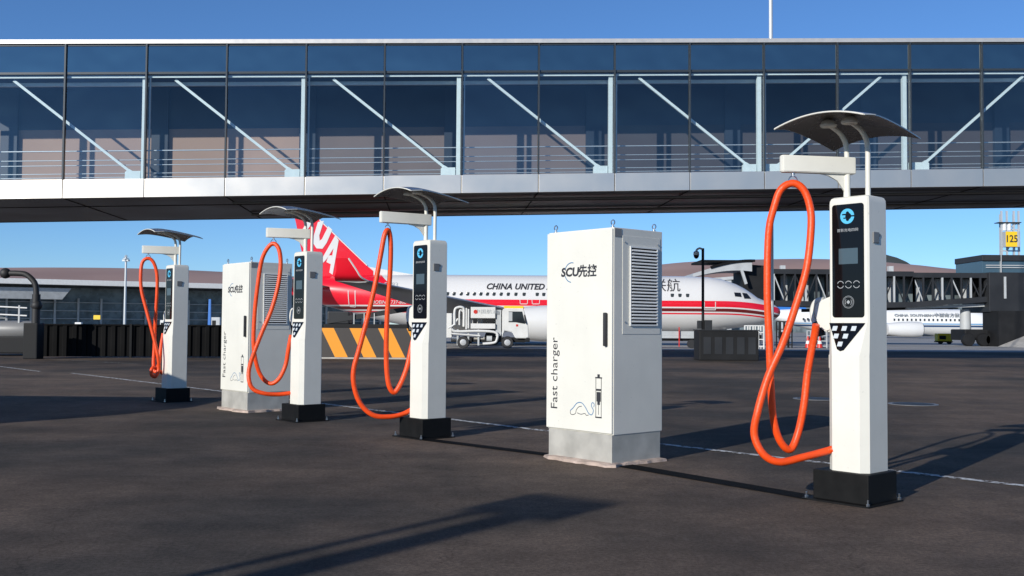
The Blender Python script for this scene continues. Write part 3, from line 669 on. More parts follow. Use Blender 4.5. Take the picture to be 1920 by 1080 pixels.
# fuselage lettering, laid on the curved skin
def wrap(o):
    for v in o.data.vertices:
        x = v.co.x + o.location.x; z = v.co.y + o.location.z
        v.co = Vector((x, skin(-x, z) - (.03 if v.co.z > 0 else .0), z))
    o.location = (0, 0, 0); o.rotation_euler = (0, 0, 0); return o
def skin(s, z):
    for a, b in zip(ST, ST[1:]):
        if a[0] <= s <= b[0]:
            t = (s - a[0]) / (b[0] - a[0]); zt_, zb_, w_ = [a[i] + (b[i] - a[i]) * t for i in (1, 2, 3)]
            zc, h_ = (zt_ + zb_) / 2, (zt_ - zb_) / 2; return -w_ * math.sqrt(max(.0, 1 - ((z - zc) / h_) ** 2))
    return 0
x, z = az(912, 539); wrap(text('lettering', 'CHINA UNITED AIRLINES', .58, M['ink'], ac, (x, -1.80, z), rot=(PI / 2 - .0, 0, 0), ext=.06, shear=.3, bold=.018, sx=.97, align='LEFT', spacing=1.03))
x, z = az(1258, 538); wrap(text('lettering', '中国联航', .98, M['ink'], ac, (x - 1.55, -1.80, z), ext=.06, shear=.1))
x, z = az(735, 568); wrap(text('lettering', 'BOEING 737-800', .33, M['airwhite'], ac, (x, -1.86, z), ext=.05, shear=.2))
x, z = az(732, 536); wrap(text('lettering', 'B-5183', .5, M['paleg'], ac, (x, -1.86, z), ext=.1))
# windows
def cabin_window(x, z, y):
    q = MB(); q.box(x - .12, x + .12, y, y + .12, z - .18, z + .18, bevel=.05); return q.build('window', M['winglass'], ac)
zw = az(1000, 555)[1]; hw = 1.88 * math.sqrt(max(0, 1 - (zw / 2) ** 2)) + .01
proto_w = None
for px in [842, 854, 867, 879, 891, 903, 915, 927, 940, 953, 967, 982, 1006, 1018, 1031, 1253, 1267, 1281]:
    x, _ = az(px, 555)
    if proto_w is None:
        proto_w = cabin_window(0, 0, 0); q = proto_w
    else:
        q = proto_w.copy(); COL.objects.link(q)
    q.location = (x, -hw, zw)
# cockpit glazing
def skin(s, z):
    for a, b in zip(ST, ST[1:]):
        if a[0] <= s <= b[0]:
            t = (s - a[0]) / (b[0] - a[0]); zt_, zb_, w_ = [a[i] + (b[i] - a[i]) * t for i in (1, 2, 3)]
            zc, h_ = (zt_ + zb_) / 2, (zt_ - zb_) / 2; return -w_ * math.sqrt(max(.0, 1 - ((z - zc) / h_) ** 2))
    return 0
def decal(name, quads, m, off=.02, parent=None):
    mb = MB()
    for q in quads:
        g_ = []
        n_ = 6
        for i in range(n_ + 1):
            r_ = []
            for j in range(n_ + 1):
                u, v = i / n_, j / n_
                px = (q[0][0] * (1 - u) + q[1][0] * u) * (1 - v) + (q[3][0] * (1 - u) + q[2][0] * u) * v
                py = (q[0][1] * (1 - u) + q[1][1] * u) * (1 - v) + (q[3][1] * (1 - u) + q[2][1] * u) * v
                x, z = az(px, py); r_.append(Vector((x, skin(-x, z) - off, z)))
            g_.append(r_)
        mb.sheet(g_)
    return mb.build(name, m, parent or ac, 60)
decal('cockpit_window', [[(1368, 549.5), (1381, 550), (1382, 558), (1369, 557)]], M['pane'])
decal('cockpit_window', [[(1384, 550), (1394, 551), (1401, 561), (1387, 561)]], M['pane'])
decal('door_outline', [[(1311, 567), (1312, 567), (1312, 582), (1311, 582)], [(1331, 567), (1332.4, 567), (1332.4, 582), (1331, 582)], [(1311, 581), (1332, 581), (1332, 582.4), (1311, 582.4)]], M['airwhite'])
decal('door_outline', [[(658, 546), (659.3, 546), (660, 574), (658.8, 575)], [(671, 546), (672.3, 546), (672.3, 575), (671, 576)], [(660, 574.6), (671, 576), (671, 577), (660, 575.6)]], M['airwhite'])
for px in (974, 996):
    decal('exit_outline', [[(px, 563), (px + 1, 563), (px + 1.5, 571), (px + .5, 571)], [(px + 14, 563), (px + 15, 563), (px + 14.5, 571), (px + 13.5, 571)], [(px + 1, 570.4), (px + 14, 570.4), (px + 13, 571.6), (px + 2, 571.6)]], M['airwhite'])
# wings
def wing(side):
    # side -1 = toward the camera
    root = [(-17.0, .0), (-24.0, .0)]; tip = [(-26.6, 0), (-28.4, 0)]
    rings = []
    for t, (le, te, yy, zz, th) in enumerate(((-16.2, -24.2, 1.2, -1.1, .75), (-19.2, -24.6, 6, -.55, .5), (-26.9, -28.7, 16.4, .78, .22))):
        c = le - te; prof = [(0, 0), (.12, .45), (.4, .55), (.8, .2), (1, 0), (.7, -.18), (.3, -.4), (.08, -.3)]
        rings.append([Vector((le - u * c, side * yy, zz + v * th)) for u, v in prof])
    wg = MB().loft(rings).build('wing', M['wing'], ac, 50)
    P = spline([(0, 16.4, .78), (-.35, 16.75, 1.0), (-.6, 16.9, 1.4), (-1.0, 17.0, 2.0)], 4); rr = []
    for i, p in enumerate(P):
        t = i / (len(P) - 1); c = 1.8 - 1.1 * t
        rr.append([Vector((-26.9 + p.x - u * c, side * p.y + side * v, p.z)) for u, v in ((0, 0), (.4, .06), (1, 0), (.4, -.06))])
    wl_ = MB().loft(rr).build('winglet', M['red'], ac, 50)
    MB().tube([r_[0] for r_ in rr], .05, 6).build('winglet_edge', M['airwhite'], wl_)
    # engine
    e = Matrix.Translation((-16.6, side * 5.0, -1.15)) @ Matrix.Rotation(-PI / 2, 4, 'Y')
    en = MB(); en.lathe([(.9, 3.4), (1.08, 3.3), (1.17, 2.9), (1.22, 1.8), (1.18, .2), (1.08, -.9), (.7, -1.0), (.5, -1.9)], 32, Matrix.Translation((-17.3, side * 5.0, -1.42)) @ Matrix.Rotation(PI / 2, 4, 'Y'))
    eo = en.build('engine', M['airwhite'], ac, 40)
    MB().lathe([(.84, 3.35), (.8, 2.9), (.2, 2.9), (.02, 3.1)], 24, Matrix.Translation((-17.3, side * 5.0, -1.42)) @ Matrix.Rotation(PI / 2, 4, 'Y')).build('intake', M['dark'], eo, 40)
    st = MB(); st.loft([[Vector((-31.5 - u * c - sw, side * yy, zz + v)) for u, v in ((0, 0), (.3, .12), (1, 0), (.3, -.1))] for c, sw, yy, zz in ((3.4, 0, .7, 1.0), (1.5, 3.6, 6.6, 1.7))]); st.build('stabiliser', M['wing'], ac)
wing(-1); wing(1)
# landing gear
def gear(x, y, r):
    gg = MB(); gg.bar((x, y, -1.5), (x, y, -2.91 + r), .18); gr = gg.build('landing_gear', M['paleg'], ac)
    for dy in (-.3, .3):
        MB().lathe([(r * .5, -.12), (r * .95, -.12), (r, -.06), (r, .06), (r * .95, .12), (r * .5, .12)], 24, Matrix.Translation((x, y + dy, -2.91 + r)) @ Matrix.Rotation(PI / 2, 4, 'X')).build('wheel', M['rubber'], gr, 40)
gear(-3.9, 0, .34); gear(-20.3, -2.85, .55); gear(-20.3, 2.85, .55)

# ------------------------------------------------------------------ blue striped airliner far behind
BY = 150.0
def liner2():
    m = bpy.data.materials.new('blue_livery'); m.use_nodes = True; n = m.node_tree; b = n.nodes['Principled BSDF']; b.inputs['Roughness'].default_value = .3
    tc = n.nodes.new('ShaderNodeTexCoord'); s_ = n.nodes.new('ShaderNodeSeparateXYZ'); link(n, tc.outputs['Object'], s_.inputs[0])
    rp = n.nodes.new('ShaderNodeValToRGB'); rp.color_ramp.interpolation = 'CONSTANT'; e = rp.color_ramp.elements
    q = n.nodes.new('ShaderNodeMapRange'); q.inputs['From Min'].default_value = -2; q.inputs['From Max'].default_value = 2; link(n, s_.outputs[2], q.inputs['Value']); link(n, q.outputs[0], rp.inputs[0])
    e[0].position = 0; e[0].color = (.7, .7, .69, 1)
    for p_, c in ((.34, (.03, .07, .16)), (.41, (.7, .7, .7)), (.435, (.08, .3, .55)), (.475, (.78, .78, .77))):
        k = e.new(p_); k.color = (*c, 1)
    e[-1].position = .99 if e[-1].position == 1 else e[-1].position
    link(n, rp.outputs[0], b.inputs['Base Color']); 
    for k in e:
        if k.position > .9: k.color = (.78, .78, .77, 1)
    nose2 = W(1885, 612, BY); t = thing('airliner', 'distant white airliner with a thin blue side stripe seen under the dark boarding bridge', 'airplane', (nose2.x, BY, 2.25))
    MB().loft(fuselage([(s, a * 1.0, c, h) for s, a, c, h in ST])).build('fuselage', m, t, 40)
    def bz(px, py): p = W(px, py, BY); return p.x - nose2.x, p.z - 2.25
    zz = bz(1720, 600)[1]; first = None
    for px in [1500, 1508, 1516, 1524] + list(range(1668, 1800, 8)):
        if first is None: q = first = MB().box(-.11, .11, 0, .2, -.17, .17).build('window', M['winglass'], t)
        else: q = first.copy(); COL.objects.link(q)
        q.location = (bz(px, 603)[0], -1.9, zz)
    x, z = bz(1668, 591.5); text('lettering', 'CHINA SOUTHERN', .58, M['grey'], t, (x, -1.75, z), ext=.08, align='LEFT', sx=1.15)
    x, z = bz(1742, 591.5); text('lettering', '中国南方航空', .7, M['grey'], t, (x, -1.75, z), ext=.08, align='LEFT', spacing=1.15)
    en = MB(); mt = Matrix.Translation((bz(1655, 0)[0], -5, -.98)) @ Matrix.Rotation(PI / 2, 4, 'Y')
    en.lathe([(.86, 3.4), (1.02, 3.3), (1.09, 2.9), (1.12, 1.8), (1.05, .2), (.82, -1.6)], 24, mt); eo = en.build('engine', M['airwhite'], t, 40)
    MB().lathe([(.92, 3.38), (.8, 2.9), (.1, 3.0)], 20, mt @ Matrix.Translation((0, 0, .03))).build('intake', M['dark'], eo)
    x = bz(1640, 0)[0]
    MB().loft([[Vector((x + sw - u * c, -yy, zz_ + v)) for u, v in ((0, 0), (.3, .3), (1, 0), (.3, -.2))] for c, sw, yy, zz_ in ((7, 1, 1.2, -1.1), (1.8, -9, 16, .7))]).build('wing', M['wing'], t)
    fx = bz(1640, 0)[0] - 14
    MB().loft(foil([(-29, 1.6), (-35, 8), (-37, 8), (-35.5, 1.2)], 0, .3)).build('tail_fin', M['bluep'], t)
    for xg in (-4, -20): 
        gg = MB(); gg.bar((xg, -1, -1.6), (xg, -1, -1.8), .2); gg.lathe([(.3, -.2), (.5, -.2), (.5, .2), (.3, .2)], 16, Matrix.Translation((xg, -1, -1.75)) @ Matrix.Rotation(PI / 2, 4, 'X')); gg.build('landing_gear', M['dark'], t)
    MB().box(bz(1773, 0)[0], bz(1787, 0)[0], -1.98, -1.5, bz(1, 630)[1] - .1, bz(1, 622)[1]).build('cargo_door', M['dark'], t)
liner2()

# ------------------------------------------------------------------ fuel / service truck
def truck():
    TY = 58.5
    o = W(840, 655, TY); t = thing('service_truck', 'small white service truck with pipes and yellow roof light bar by the aircraft wing', 'truck', (o.x, TY, 0))
    k = TY / FPX
    def X(px): return (px - 840) * k
    def Z(py): return (655.5 - py) * k
    # cab
    cab = MB(); cab.prism([(X(941), Z(636)), (X(941), Z(583)), (X(946), Z(580)), (X(981), Z(580)), (X(988), Z(606)), (X(990), Z(612)), (X(991), Z(634)), (X(986), Z(636)), (X(966), Z(636)), (X(960), Z(625)), (X(946), Z(622))], 0, 2.1, 'y', bevel=.03)
    cb = cab.build('cab', M['white'], t, 30)
    wn = MB(); wn.prism([(X(953), Z(606)), (X(953), Z(586)), (X(978), Z(586)), (X(984), Z(609)), (X(966), Z(606))], -.03, .02, 'y'); wn.build('side_window', M['pane'], cb)
    MB().prism([(X(953), Z(604)), (X(953), Z(587)), (X(960), Z(587)), (X(960), Z(604))], -.04, -.03, 'y').build('seat_cover', M['paleg'], cb)
    MB().bar((X(982.5), 1.9, Z(583)), (X(989), 1.9, Z(606)), .02, 3.5) if False else None
    ws = MB(); ws.loft([[Vector((X(981.5) + .012, y, Z(583))), Vector((X(989) + .0, y, Z(608)))] for y in (.15, 1.95)], caps=False, closed=False); ws.build('windscreen', M['pane'], cb)
    MB().box(X(944), X(981), .2, 1.9, Z(580), Z(575.5), bevel=.02).build('light_bar', M['signy'], cb)
    MB().box(X(967), X(971), -.012, 0, Z(614), Z(610)).build('door_badge', M['redp'], cb)
    MB().bar((X(985), -.12, Z(608)), (X(983), -.12, Z(592)), .08).build('mirror', M['rubber'], cb)
    MB().box(X(984), X(993), .0, 2.1, Z(643), Z(636), bevel=.02).build('bumper', M['dark'], t)
    # chassis and wheels
    MB().box(X(845), X(985), .25, 1.9, Z(644), Z(635)).build('chassis', M['dark'], t)
    for px in (951, 868):
        for y in (.02, 1.8):
            r = 11.2 * k
            wl = MB(); wl.lathe([(r * .62, 0), (r * .95, 0), (r, .05), (r, .24), (r * .95, .29), (r * .6, .29)], 28, Matrix.Translation((X(px), y + .29, r)) @ Matrix.Rotation(PI / 2, 4, 'X')); wo = wl.build('wheel', M['rubber'], t, 40)
            MB().lathe([(.05, .302), (r * .35, .30), (r * .60, .285), (r * .62, .25)], 20, Matrix.Translation((X(px), y + .29, r)) @ Matrix.Rotation(PI / 2, 4, 'X')).build('rim', M['rimm'], wo, 40)
    # body box with openings
    bd = MB(); bd.box(X(882), X(928), .05, 2.1, Z(599), Z(578), bevel=.02); bd.box(X(882), X(928), .05, 2.1, Z(618.5), Z(609)); bd.box(X(882), X(928), 1.2, 2.1, Z(609), Z(599))
    bo = bd.build('equipment_body', M['white'], t)
    for a, c in ((886, 894), (905, 912), (914, 924)): MB().box(X(a), X(c), .06, .2, Z(608.8), Z(599.2)).build('equipment_hatch', M['dark'], bo)
    MB().prism(disc_pts(X(891), Z(587), .12, 16), .035, .049, 'y').build('badge', M['redp'], bo)
    text('lettering', '中国航油', .26, M['grey'], bo, (X(911), .045, Z(587)), ext=.004, sx=1.3)
    MB().box(X(929), X(939), .2, 1.9, Z(632), Z(583)).build('rear_cab_panel', M['paleg'], t)
    # hose reels and pipes
    pi = [[(852, 612), (852, 585), (858, 579), (866, 579), (869, 585), (869, 615)], [(861, 612), (861, 588), (864, 584), (868, 588)], [(847, 620), (856, 624), (900, 623), (930, 626), (931, 640), (925, 645), (905, 647)],
          [(845, 628), (870, 630), (900, 632)], [(874, 580), (874, 620)], [(878, 582), (878, 618)], [(840, 618), (850, 612), (858, 600)]]
    for p in pi:
        MB().tube(spline([(X(a), .0 + .02 * i, Z(b)) for i, (a, b) in enumerate(p)], 4), .075 if len(p) > 4 else .05, 8).build('pipe', M['white'], t, 50)
    for i, (a, b, c, d) in enumerate(((846, 862, 632, 642), (872, 884, 634, 646), (888, 908, 634, 640), (912, 922, 632, 643))):
        MB().lathe([((d - c) * k / 2, 0), ((d - c) * k / 2, (b - a) * k)], 14, Matrix.Translation((X(a), .3, Z((c + d) / 2))) @ Matrix.Rotation(PI / 2, 4, 'Y')).build('tank', [M['zinc'], M['dark'], M['steel'], M['paleg']][i], t, 40)
    MB().box(X(826), X(846), .3, 1.9, Z(636), Z(590), bevel=.03).build('rear_locker', M['white'], t)
    for px in (856, 876, 895):
        MB().box(X(px), X(px) + .1, .1, .2, Z(650), Z(620)).build('valve_stand', M['paleg'], t)
truck()

# ------------------------------------------------------------------ barriers
def barrier_mat():
    m = bpy.data.materials.new('striped_barrier'); m.use_nodes = True; n = m.node_tree; b = n.nodes['Principled BSDF']; b.inputs['Roughness'].default_value = .55
    tc = n.nodes.new('ShaderNodeTexCoord'); s_ = n.nodes.new('ShaderNodeSeparateXYZ'); link(n, tc.outputs['Object'], s_.inputs[0])
    a = n.nodes.new('ShaderNodeMath'); a.operation = 'MULTIPLY_ADD'; a.inputs[1].default_value = .5; link(n, s_.outputs[2], a.inputs[0]); link(n, s_.outputs[0], a.inputs[2])
    d = n.nodes.new('ShaderNodeMath'); d.operation = 'DIVIDE'; d.inputs[1].default_value = 1.08; link(n, a.outputs[0], d.inputs[0])
    f = n.nodes.new('ShaderNodeMath'); f.operation = 'FRACT'; link(n, d.outputs[0], f.inputs[0])
    g_ = n.nodes.new('ShaderNodeMath'); g_.operation = 'GREATER_THAN'; g_.inputs[1].default_value = .55; link(n, f.outputs[0], g_.inputs[0])
    mx = n.nodes.new('ShaderNodeMix'); mx.data_type = 'RGBA'; mx.inputs[6].default_value = (.045, .038, .035, 1); mx.inputs[7].default_value = (.80, .31, .015, 1); link(n, g_.outputs[0], mx.inputs[0])
    link(n, mx.outputs[2], b.inputs['Base Color']); return m
M['stripes'] = barrier_mat()
a = G(600, 672.5); b = G(765, 672.5); 
t = thing('striped_barrier', 'long low barrier with slanted yellow and black stripes', 'barrier', (a.x, a.y, 0))
L = (b - a).length + .1
MB().box(0, L, 0, .35, .06, 1.16, bevel=.015).build('striped_panel', M['stripes'], t)
MB().box(-.05, L + .05, -.08, .43, 0, .058).build('foot', M['concrete'], t)
# dark fence, many corrugations
def fence(px0, px1, py_top, py_bot, label):
    a, b = G(px0, py_bot), G(px1, py_bot); L = (b - a).length; h = W(px0, py_top, a.y).z
    t = thing('dark_fence', label, 'fence', (a.x, a.y, 0), math.atan2(b.y - a.y, b.x - a.x))
    P = []; n_ = int(L / .32)
    for i in range(n_ + 1):
        x = L * i / n_; P += [(x, 0), (x + .12, 0), (x + .15, .06), (min(L, x + .29), .06)]
    mb = MB(); mb.sheet([[Vector((x, y, z)) for x, y in P] for z in (.05, h - .03)]); mb.build('corrugated_panel', M['fence'], t)
    MB().box(0, L, -.02, .1, h - .03, h + .02).build('top_rail', M['fence'], t)
    q = max(1, int(L / 2.4))
    for i in range(q + 1): MB().box(L * i / q - .04, L * i / q + .04, -.06, .12, 0, h + .04).build('post', M['dark'], t)
fence(62, 420, 608, 671, 'long dark corrugated metal fence at the left below the terminal')
fence(540, 598, 612, 671, 'short dark corrugated fence section just left of the striped barrier')

# ------------------------------------------------------------------ camera pole and dark block right of centre
def cctv():
    Y = 40; o = G(1318, 675); Y = o.y
    t = thing('camera_pole', 'dark pole with a white dome security camera left of the aircraft nose', 'camera pole', (o.x, Y, 0)); k = Y / FPX
    def Z(py): return (617 - py) * k + EYE
    MB().tube([(0, 0, 0), (0, 0, Z(467))], .055, 12).build('pole', M['dark'], t, 40)
    MB().tube(spline([(0, 0, Z(470)), (-.12, 0, Z(467)), (-.24, 0, Z(470)), (-.26, 0, Z(474))], 4), .04, 8).build('bracket', M['white'], t, 40)
    d = MB(); d.lathe([(.02, Z(471)), (.11, Z(474)), (.12, Z(480))], 16, Matrix.Translation((-.26, 0, 0))); dm = d.build('camera_housing', M['white'], t, 40)
    MB().lathe([(.11, Z(480)), (.1, Z(483)), (.06, Z(486)), (.01, Z(487))], 16, Matrix.Translation((-.26, 0, 0))).build('dome', M['panel'], dm, 40)
    MB().box(-.22, -.07, -.12, .1, Z(618), Z(603), bevel=.01).build('control_box', M['charcoal'], t)
    MB().box(.05, .34, -.14, .12, Z(622), Z(602), bevel=.01).build('control_box', M['charcoal'], t)
    a = G(1312, 676); q = thing('dark_block', 'dark low equipment housing at the foot of the camera pole', 'equipment housing', (a.x, a.y + .1, 0)); kk = a.y / FPX
    MB().box(0, 112 * kk, 0, 1.2, 0, 56 * kk, bevel=.04).build('housing', M['dark'], q)
    MB().box(-.03, 112 * kk + .03, -.03, 1.23, 56 * kk + .002, 58 * kk).build('lid', M['charcoal'], q)
    for i in range(5): MB().box((8 + i * 21) * kk, (22 + i * 21) * kk, -.015, 0, 12 * kk, 44 * kk).build('service_panel', M['charcoal'], q)
cctv()

# tall light mast behind the walkway
def mast(px, Y, top_px, r, label, mtl, head=False, rz=0):
    o = W(px, 640, Y); t = thing('light_mast', label, 'light mast', (o.x, Y, 0)); zt_ = W(px, top_px, Y).z
    MB().tube([(0, 0, 0), (0, 0, zt_)], [r, r * .75], 14).build('pole', mtl, t, 40)
    MB().lathe([(r * 2, 0), (r * 2, .05), (r * 1.1, .1)], 14).build('base_plate', M['zinc'], t)
    if head:
        k = Y / FPX
        MB().lathe([(6 * k, zt_ - 6 * k), (6 * k, zt_ - 5 * k)], 16).build('platform', M['bsteel'], t)
        for a_ in range(6):
            x, y = 5.5 * k * math.cos(a_ * PI / 3 + .3), 5.5 * k * math.sin(a_ * PI / 3 + .3)
            MB().box(x - 1.3 * k, x + 1.3 * k, y - .9 * k, y + .9 * k, zt_ - 10 * k, zt_ - 7 * k).build('lamp_head', M['lamp'], t)
            MB().bar((x, y, zt_ - 5 * k), (x * .2, y * .2, zt_ + 2 * k), .5 * k).build('brace', M['bsteel'], t)
mast(1447, 39.5, -700, .085, 'slender tall light mast rising behind the walkway near the right third', M['bsteel'])
mast(233, 170, 480, .22, 'thin far lighting mast with a lamp platform left of the smallest charging post', M['bsteel'], True)

# ------------------------------------------------------------------ terminal at the left, far
def terminal_left():
    A = W(-160, 605, 240); B = W(760, 612, 300)
    d = Vector((B.x - A.x, B.y - A.y, 0)); L = d.length; rz = math.atan2(d.y, d.x)
    t = thing('terminal_building', 'long low airport terminal with a brown roof and white roof edge at the far left', 'terminal', (A.x, A.y, 0), rz)
    H0 = 11.0
    # roof
    grid = []
    for j in range(9):
        v = j / 8; grid.append([Vector((L * i / 20, v * 50, H0 + 1.3 + 3.9 * math.sin(v * PI / 2) + 2.2 * math.sin(i / 20 * PI) * v)) for i in range(21)])
    MB().sheet(grid).build('roof', M['brown'], t, 60)
    MB().box(0, L, -.6, .2, H0, H0 + 1.35, bevel=.1).build('roof_edge', M['white'], t)
    MB().box(0, L, .2, 18, H0 - .2, H0 + .3).build('eaves', M['charcoal'], t)
    MB().box(0, L, 14, 18, 0, H0 - .2).build('glass_wall', M['facade'], t)
    for i in range(22):
        x = L * (i + .5) / 22; MB().box(x - .25, x + .25, 12.8, 13.6, 0, H0 - 3).build('column', M['paleg'], t)
    for z in (2.5, 4.6, 6.8): MB().box(0, L, 13.4, 13.9, z, z + .22).build('transom', M['paleg'], t)
    gl = MB()
    gl.sheet([[Vector((x, 2, H0 - 3.6)), Vector((x + 2, 2 - 1, H0 - .8))] for x in (14, 32)]); gl.build('slanted_glazing', M['paleg'], t)
terminal_left()
def terminal_right():
    pts = [(1150, 508), (1240, 504), (1310, 498), (1390, 492), (1480, 489), (1600, 487), (1700, 489), (1780, 493), (1850, 500), (1990, 512)]
    Y = 330; o = W(1150, 620, Y); t = thing('terminal_building', 'far terminal hall with a wide brown curved roof behind the aircraft nose and boarding bridge', 'terminal', (o.x, Y, 0))
    P = spline([W(a, b, Y) - Vector((o.x, Y, 0)) for a, b in pts], 4)
    MB().sheet([[Vector((p.x, y, (p.z + 3 * 0) * (1 + y / Y) - dz)) for p in P] for y, dz in ((0, 4.4), (12, 2.4), (30, .8), (60, 0), (110, .5))]).build('roof', M['brown'], t, 60)
    P2 = [(p.x, p.z - 4.4) for p in P]
    MB().prism([(P2[0][0], 0)] + P2 + [(P2[-1][0], 0)], 3, 100, 'y').build('hall', M['facade'], t)
    MB().sheet([[Vector((x, 0, z - dz)) for x, z in P2] for dz in (1.0, 0)]).build('roof_edge', M['paleg'], t)
    for i in range(5): MB().box(P[-1].x * (.25 + i * .12), P[-1].x * (.25 + i * .12) + 1.5, -2, -.5, 0, P[12].z - 1 if i % 2 else P[12].z - 6).build('column', M['paleg'], t)
terminal_right()
h = MB(); P = [W(a, b, 900) for a, b in ((1600, 500), (1640, 482), (1660, 477), (1682, 483), (1700, 491), (1712, 499), (1725, 512))]
h.loft([[p + Vector((0, y, -dz)) for p in P] + [Vector((P[-1].x, 900 + y, -1)), Vector((P[0].x, 900 + y, -1))] for y, dz in ((0, 0), (60, 1), (160, 4))]).build('hill', M['hill']); struct(COL.objects[-1], 'distant dark hill')

# ------------------------------------------------------------------ boarding bridge on the right
def boarding():
    Y = 80.0; k = Y / FPX; o = W(1430, 618, Y)
    t = thing('boarding_bridge', 'dark aircraft boarding bridge tunnel with cross braced sides at the right', 'boarding bridge', (o.x, Y, 0))
    def X(px): return (px - 1430) * k
    def Z(py, px=1430): return (618 + (px - 1430) * .0068 - py) * k + EYE
    # cab at the nose, rounded bellows
    c = MB(); c.prism([(X(1386), Z(582)), (X(1386), Z(508)), (X(1396), Z(500)), (X(1442), Z(503)), (X(1446), Z(575))], -1.5, 2.2, 'y', bevel=.1); cb = c.build('cab', M['dark'], t)
    cn = MB()
    ringsC = [(Vector((X(1290 + 108 * u), -2.2, Z(519 - 20 * math.sin(u * PI * .55) - 2 * u))), u) for u in [q / 12 for q in range(13)]]
    cn.loft([[p, p + Vector((0, 4.0, 0)), p + Vector((0, 4.0, -.25 - .45 * u)), p + Vector((0, 0, -.25 - .45 * u))] for p, u in ringsC])
    cn.build('canopy', M['paleg'], t, 50)
    rf = MB(); rf.tube([p + Vector((.2, -.1, .12)) for p, u in ringsC[3:]], .10, 6); rf.box(X(1305), X(1401), -2.1, 2.2, Z(497), Z(493), bevel=.05); rf.build('canopy_roof', M['black'], t)
    MB().bar((X(1379), -2.2, Z(512)), (X(1387), -2.2, Z(537)), .2).build('canopy_frame', M['paleg'], t)
    # tunnel sections
    def tun(px0, px1, top, bot0, bot1, y0, y1):
        q = MB()
        q.prism([(X(px0), Z(top)), (X(px1), Z(top)), (X(px1), Z(top + 9)), (X(px0), Z(top + 9))], y0, y1, 'y')
        q.prism([(X(px0), Z(bot0 - 10)), (X(px1), Z(bot1 - 10)), (X(px1), Z(bot1)), (X(px0), Z(bot0))], y0, y1, 'y')
        return q
    for a, b, tp_, b0, b1 in ((1442, 1560, 508, 576, 578), (1555, 1700, 511, 580, 577), (1700, 1840, 513, 577, 566)):
        w_ = tun(a, b, tp_, b0, b1, -1.5, 1.3).build('tunnel_section', M['charcoal'], t)
        MB().prism([(X(a), Z(b0 - 10)), (X(b), Z(b1 - 10)), (X(b), Z(tp_ + 9)), (X(a), Z(tp_ + 9))], 1.2, 1.28, 'y').build('far_glass', M['facade'], w_)
        n_ = int((b - a) / 17)
        for i in range(n_ + 1):
            px = a + (b - a) * i / n_; f = i / n_; bb = b0 + (b1 - b0) * f - 10
            MB().bar((X(px), -1.45, Z(bb)), (X(px), -1.45, Z(tp_ + 9)), .13).build('tunnel_post', M['charcoal'] if i % 3 else M['paleg'], w_)
            if i < n_:
                x2 = a + (b - a) * (i + 1) / n_
                MB().bar((X(px), -1.42, Z(bb if i % 2 else tp_ + 9)), (X(x2), -1.42, Z(tp_ + 9 if i % 2 else bb)), .08).build('tunnel_brace', M['charcoal'] if i % 4 else M['paleg'], w_)
            if i < n_ and i % 5 in (1, 3): MB().box(X(px) + .15, X(x2) - .15, .2, .3, Z(bb), Z(tp_ + 10)).build('inner_panel', M['paleg'], w_)
    MB().box(X(1835), X(2010), -1.8, 3, Z(585), Z(512), bevel=.05).build('rotunda', M['charcoal'], t)
    for px in (1862, 1900): MB().box(X(px), X(px + 4), -1.86, -1.8, Z(560), Z(520)).build('rotunda_post', M['paleg'], t)
    # column with wheels
    MB().tube([(X(1810), 0, .9), (X(1810), 0, Z(580))], [.42, .38], 18).build('lift_column', M['paleg'], t, 40)
    MB().box(X(1796), X(1846), -1.2, 1.4, .45, 1.3, bevel=.1).build('bogie', M['dark'], t)
    for px in (1800, 1828, 1842):
        MB().lathe([(.25, -.25), (.45, -.25), (.5, -.15), (.5, .15), (.45, .25), (.25, .25)], 20, Matrix.Translation((X(px), -1.35, .5)) @ Matrix.Rotation(PI / 2, 4, 'X')).build('wheel', M['dark'], t, 40)
    # underside framework
    MB().bar((X(1500), -.5, Z(584)), (X(1790), -.5, Z(576)), .25).build('under_beam', M['dark'], t)
    MB().bar((X(1690), -.9, Z(578)), (X(1835), -.9, Z(572)), .22).build('under_beam', M['paleg'], t)
    # stair / dark wedge with pale ramp
    s = thing('boarding_stair', 'large dark wedge shaped stair block under the bridge at the right edge', 'stair block', (o.x, Y - 3, 0))
    s_ = MB(); s_.prism([(X(1832), 0), (X(1832), Z(576)), (X(2010), Z(576)), (X(2010), Z(560)), (X(2010), Z(585)), (X(1918), Z(612)), (X(1843), .05)], 0, 2.5, 'y') if False else s_.prism([(X(1838), .02), (X(1838), Z(583)), (X(1990), Z(583)), (X(1990), Z(585.5)), (X(1850), .02)], 0, 2.6, 'y')
    s_.build('stair_flank', M['dark'], s)
    rp = thing('pale_ramp', 'pale concrete sloping wall beside the dark stair block at the right edge', 'ramp', (o.x, Y - 9, 0))
    MB().prism([(X(1836), .01), (X(1922), Z(613)), (X(2100), Z(606)), (X(2100), .01)], 0, 6, 'y').build('ramp_wall', M['concrete'], rp)
    # glass tower box above
    tw = thing('glass_rotunda_top', 'blue grey glass box standing on the boarding bridge roof at the right edge', 'glass box', (o.x, Y, Z(513)))
    z0 = Z(513)
    MB().box(X(1829), X(2010), -1.2, 3.5, 0, Z(490) - z0, bevel=.05).build('glazing', M['glassbox'], tw)
    MB().box(X(1828), X(2011), -1.35, 3.6, Z(490) - z0, Z(479) - z0, bevel=.05).build('top_band', M['charcoal'], tw)
    for px in (1862, 1915, 1960): MB().box(X(px), X(px + 1.2), -1.40, -1.2, 0, Z(479) - z0).build('mullion', M['paleg'], tw)
    for py in (499, 503): MB().box(X(1836), X(2010), -1.3, -1.2, Z(py) - z0, Z(py - 1.5) - z0).build('rail', M['paleg'], tw)
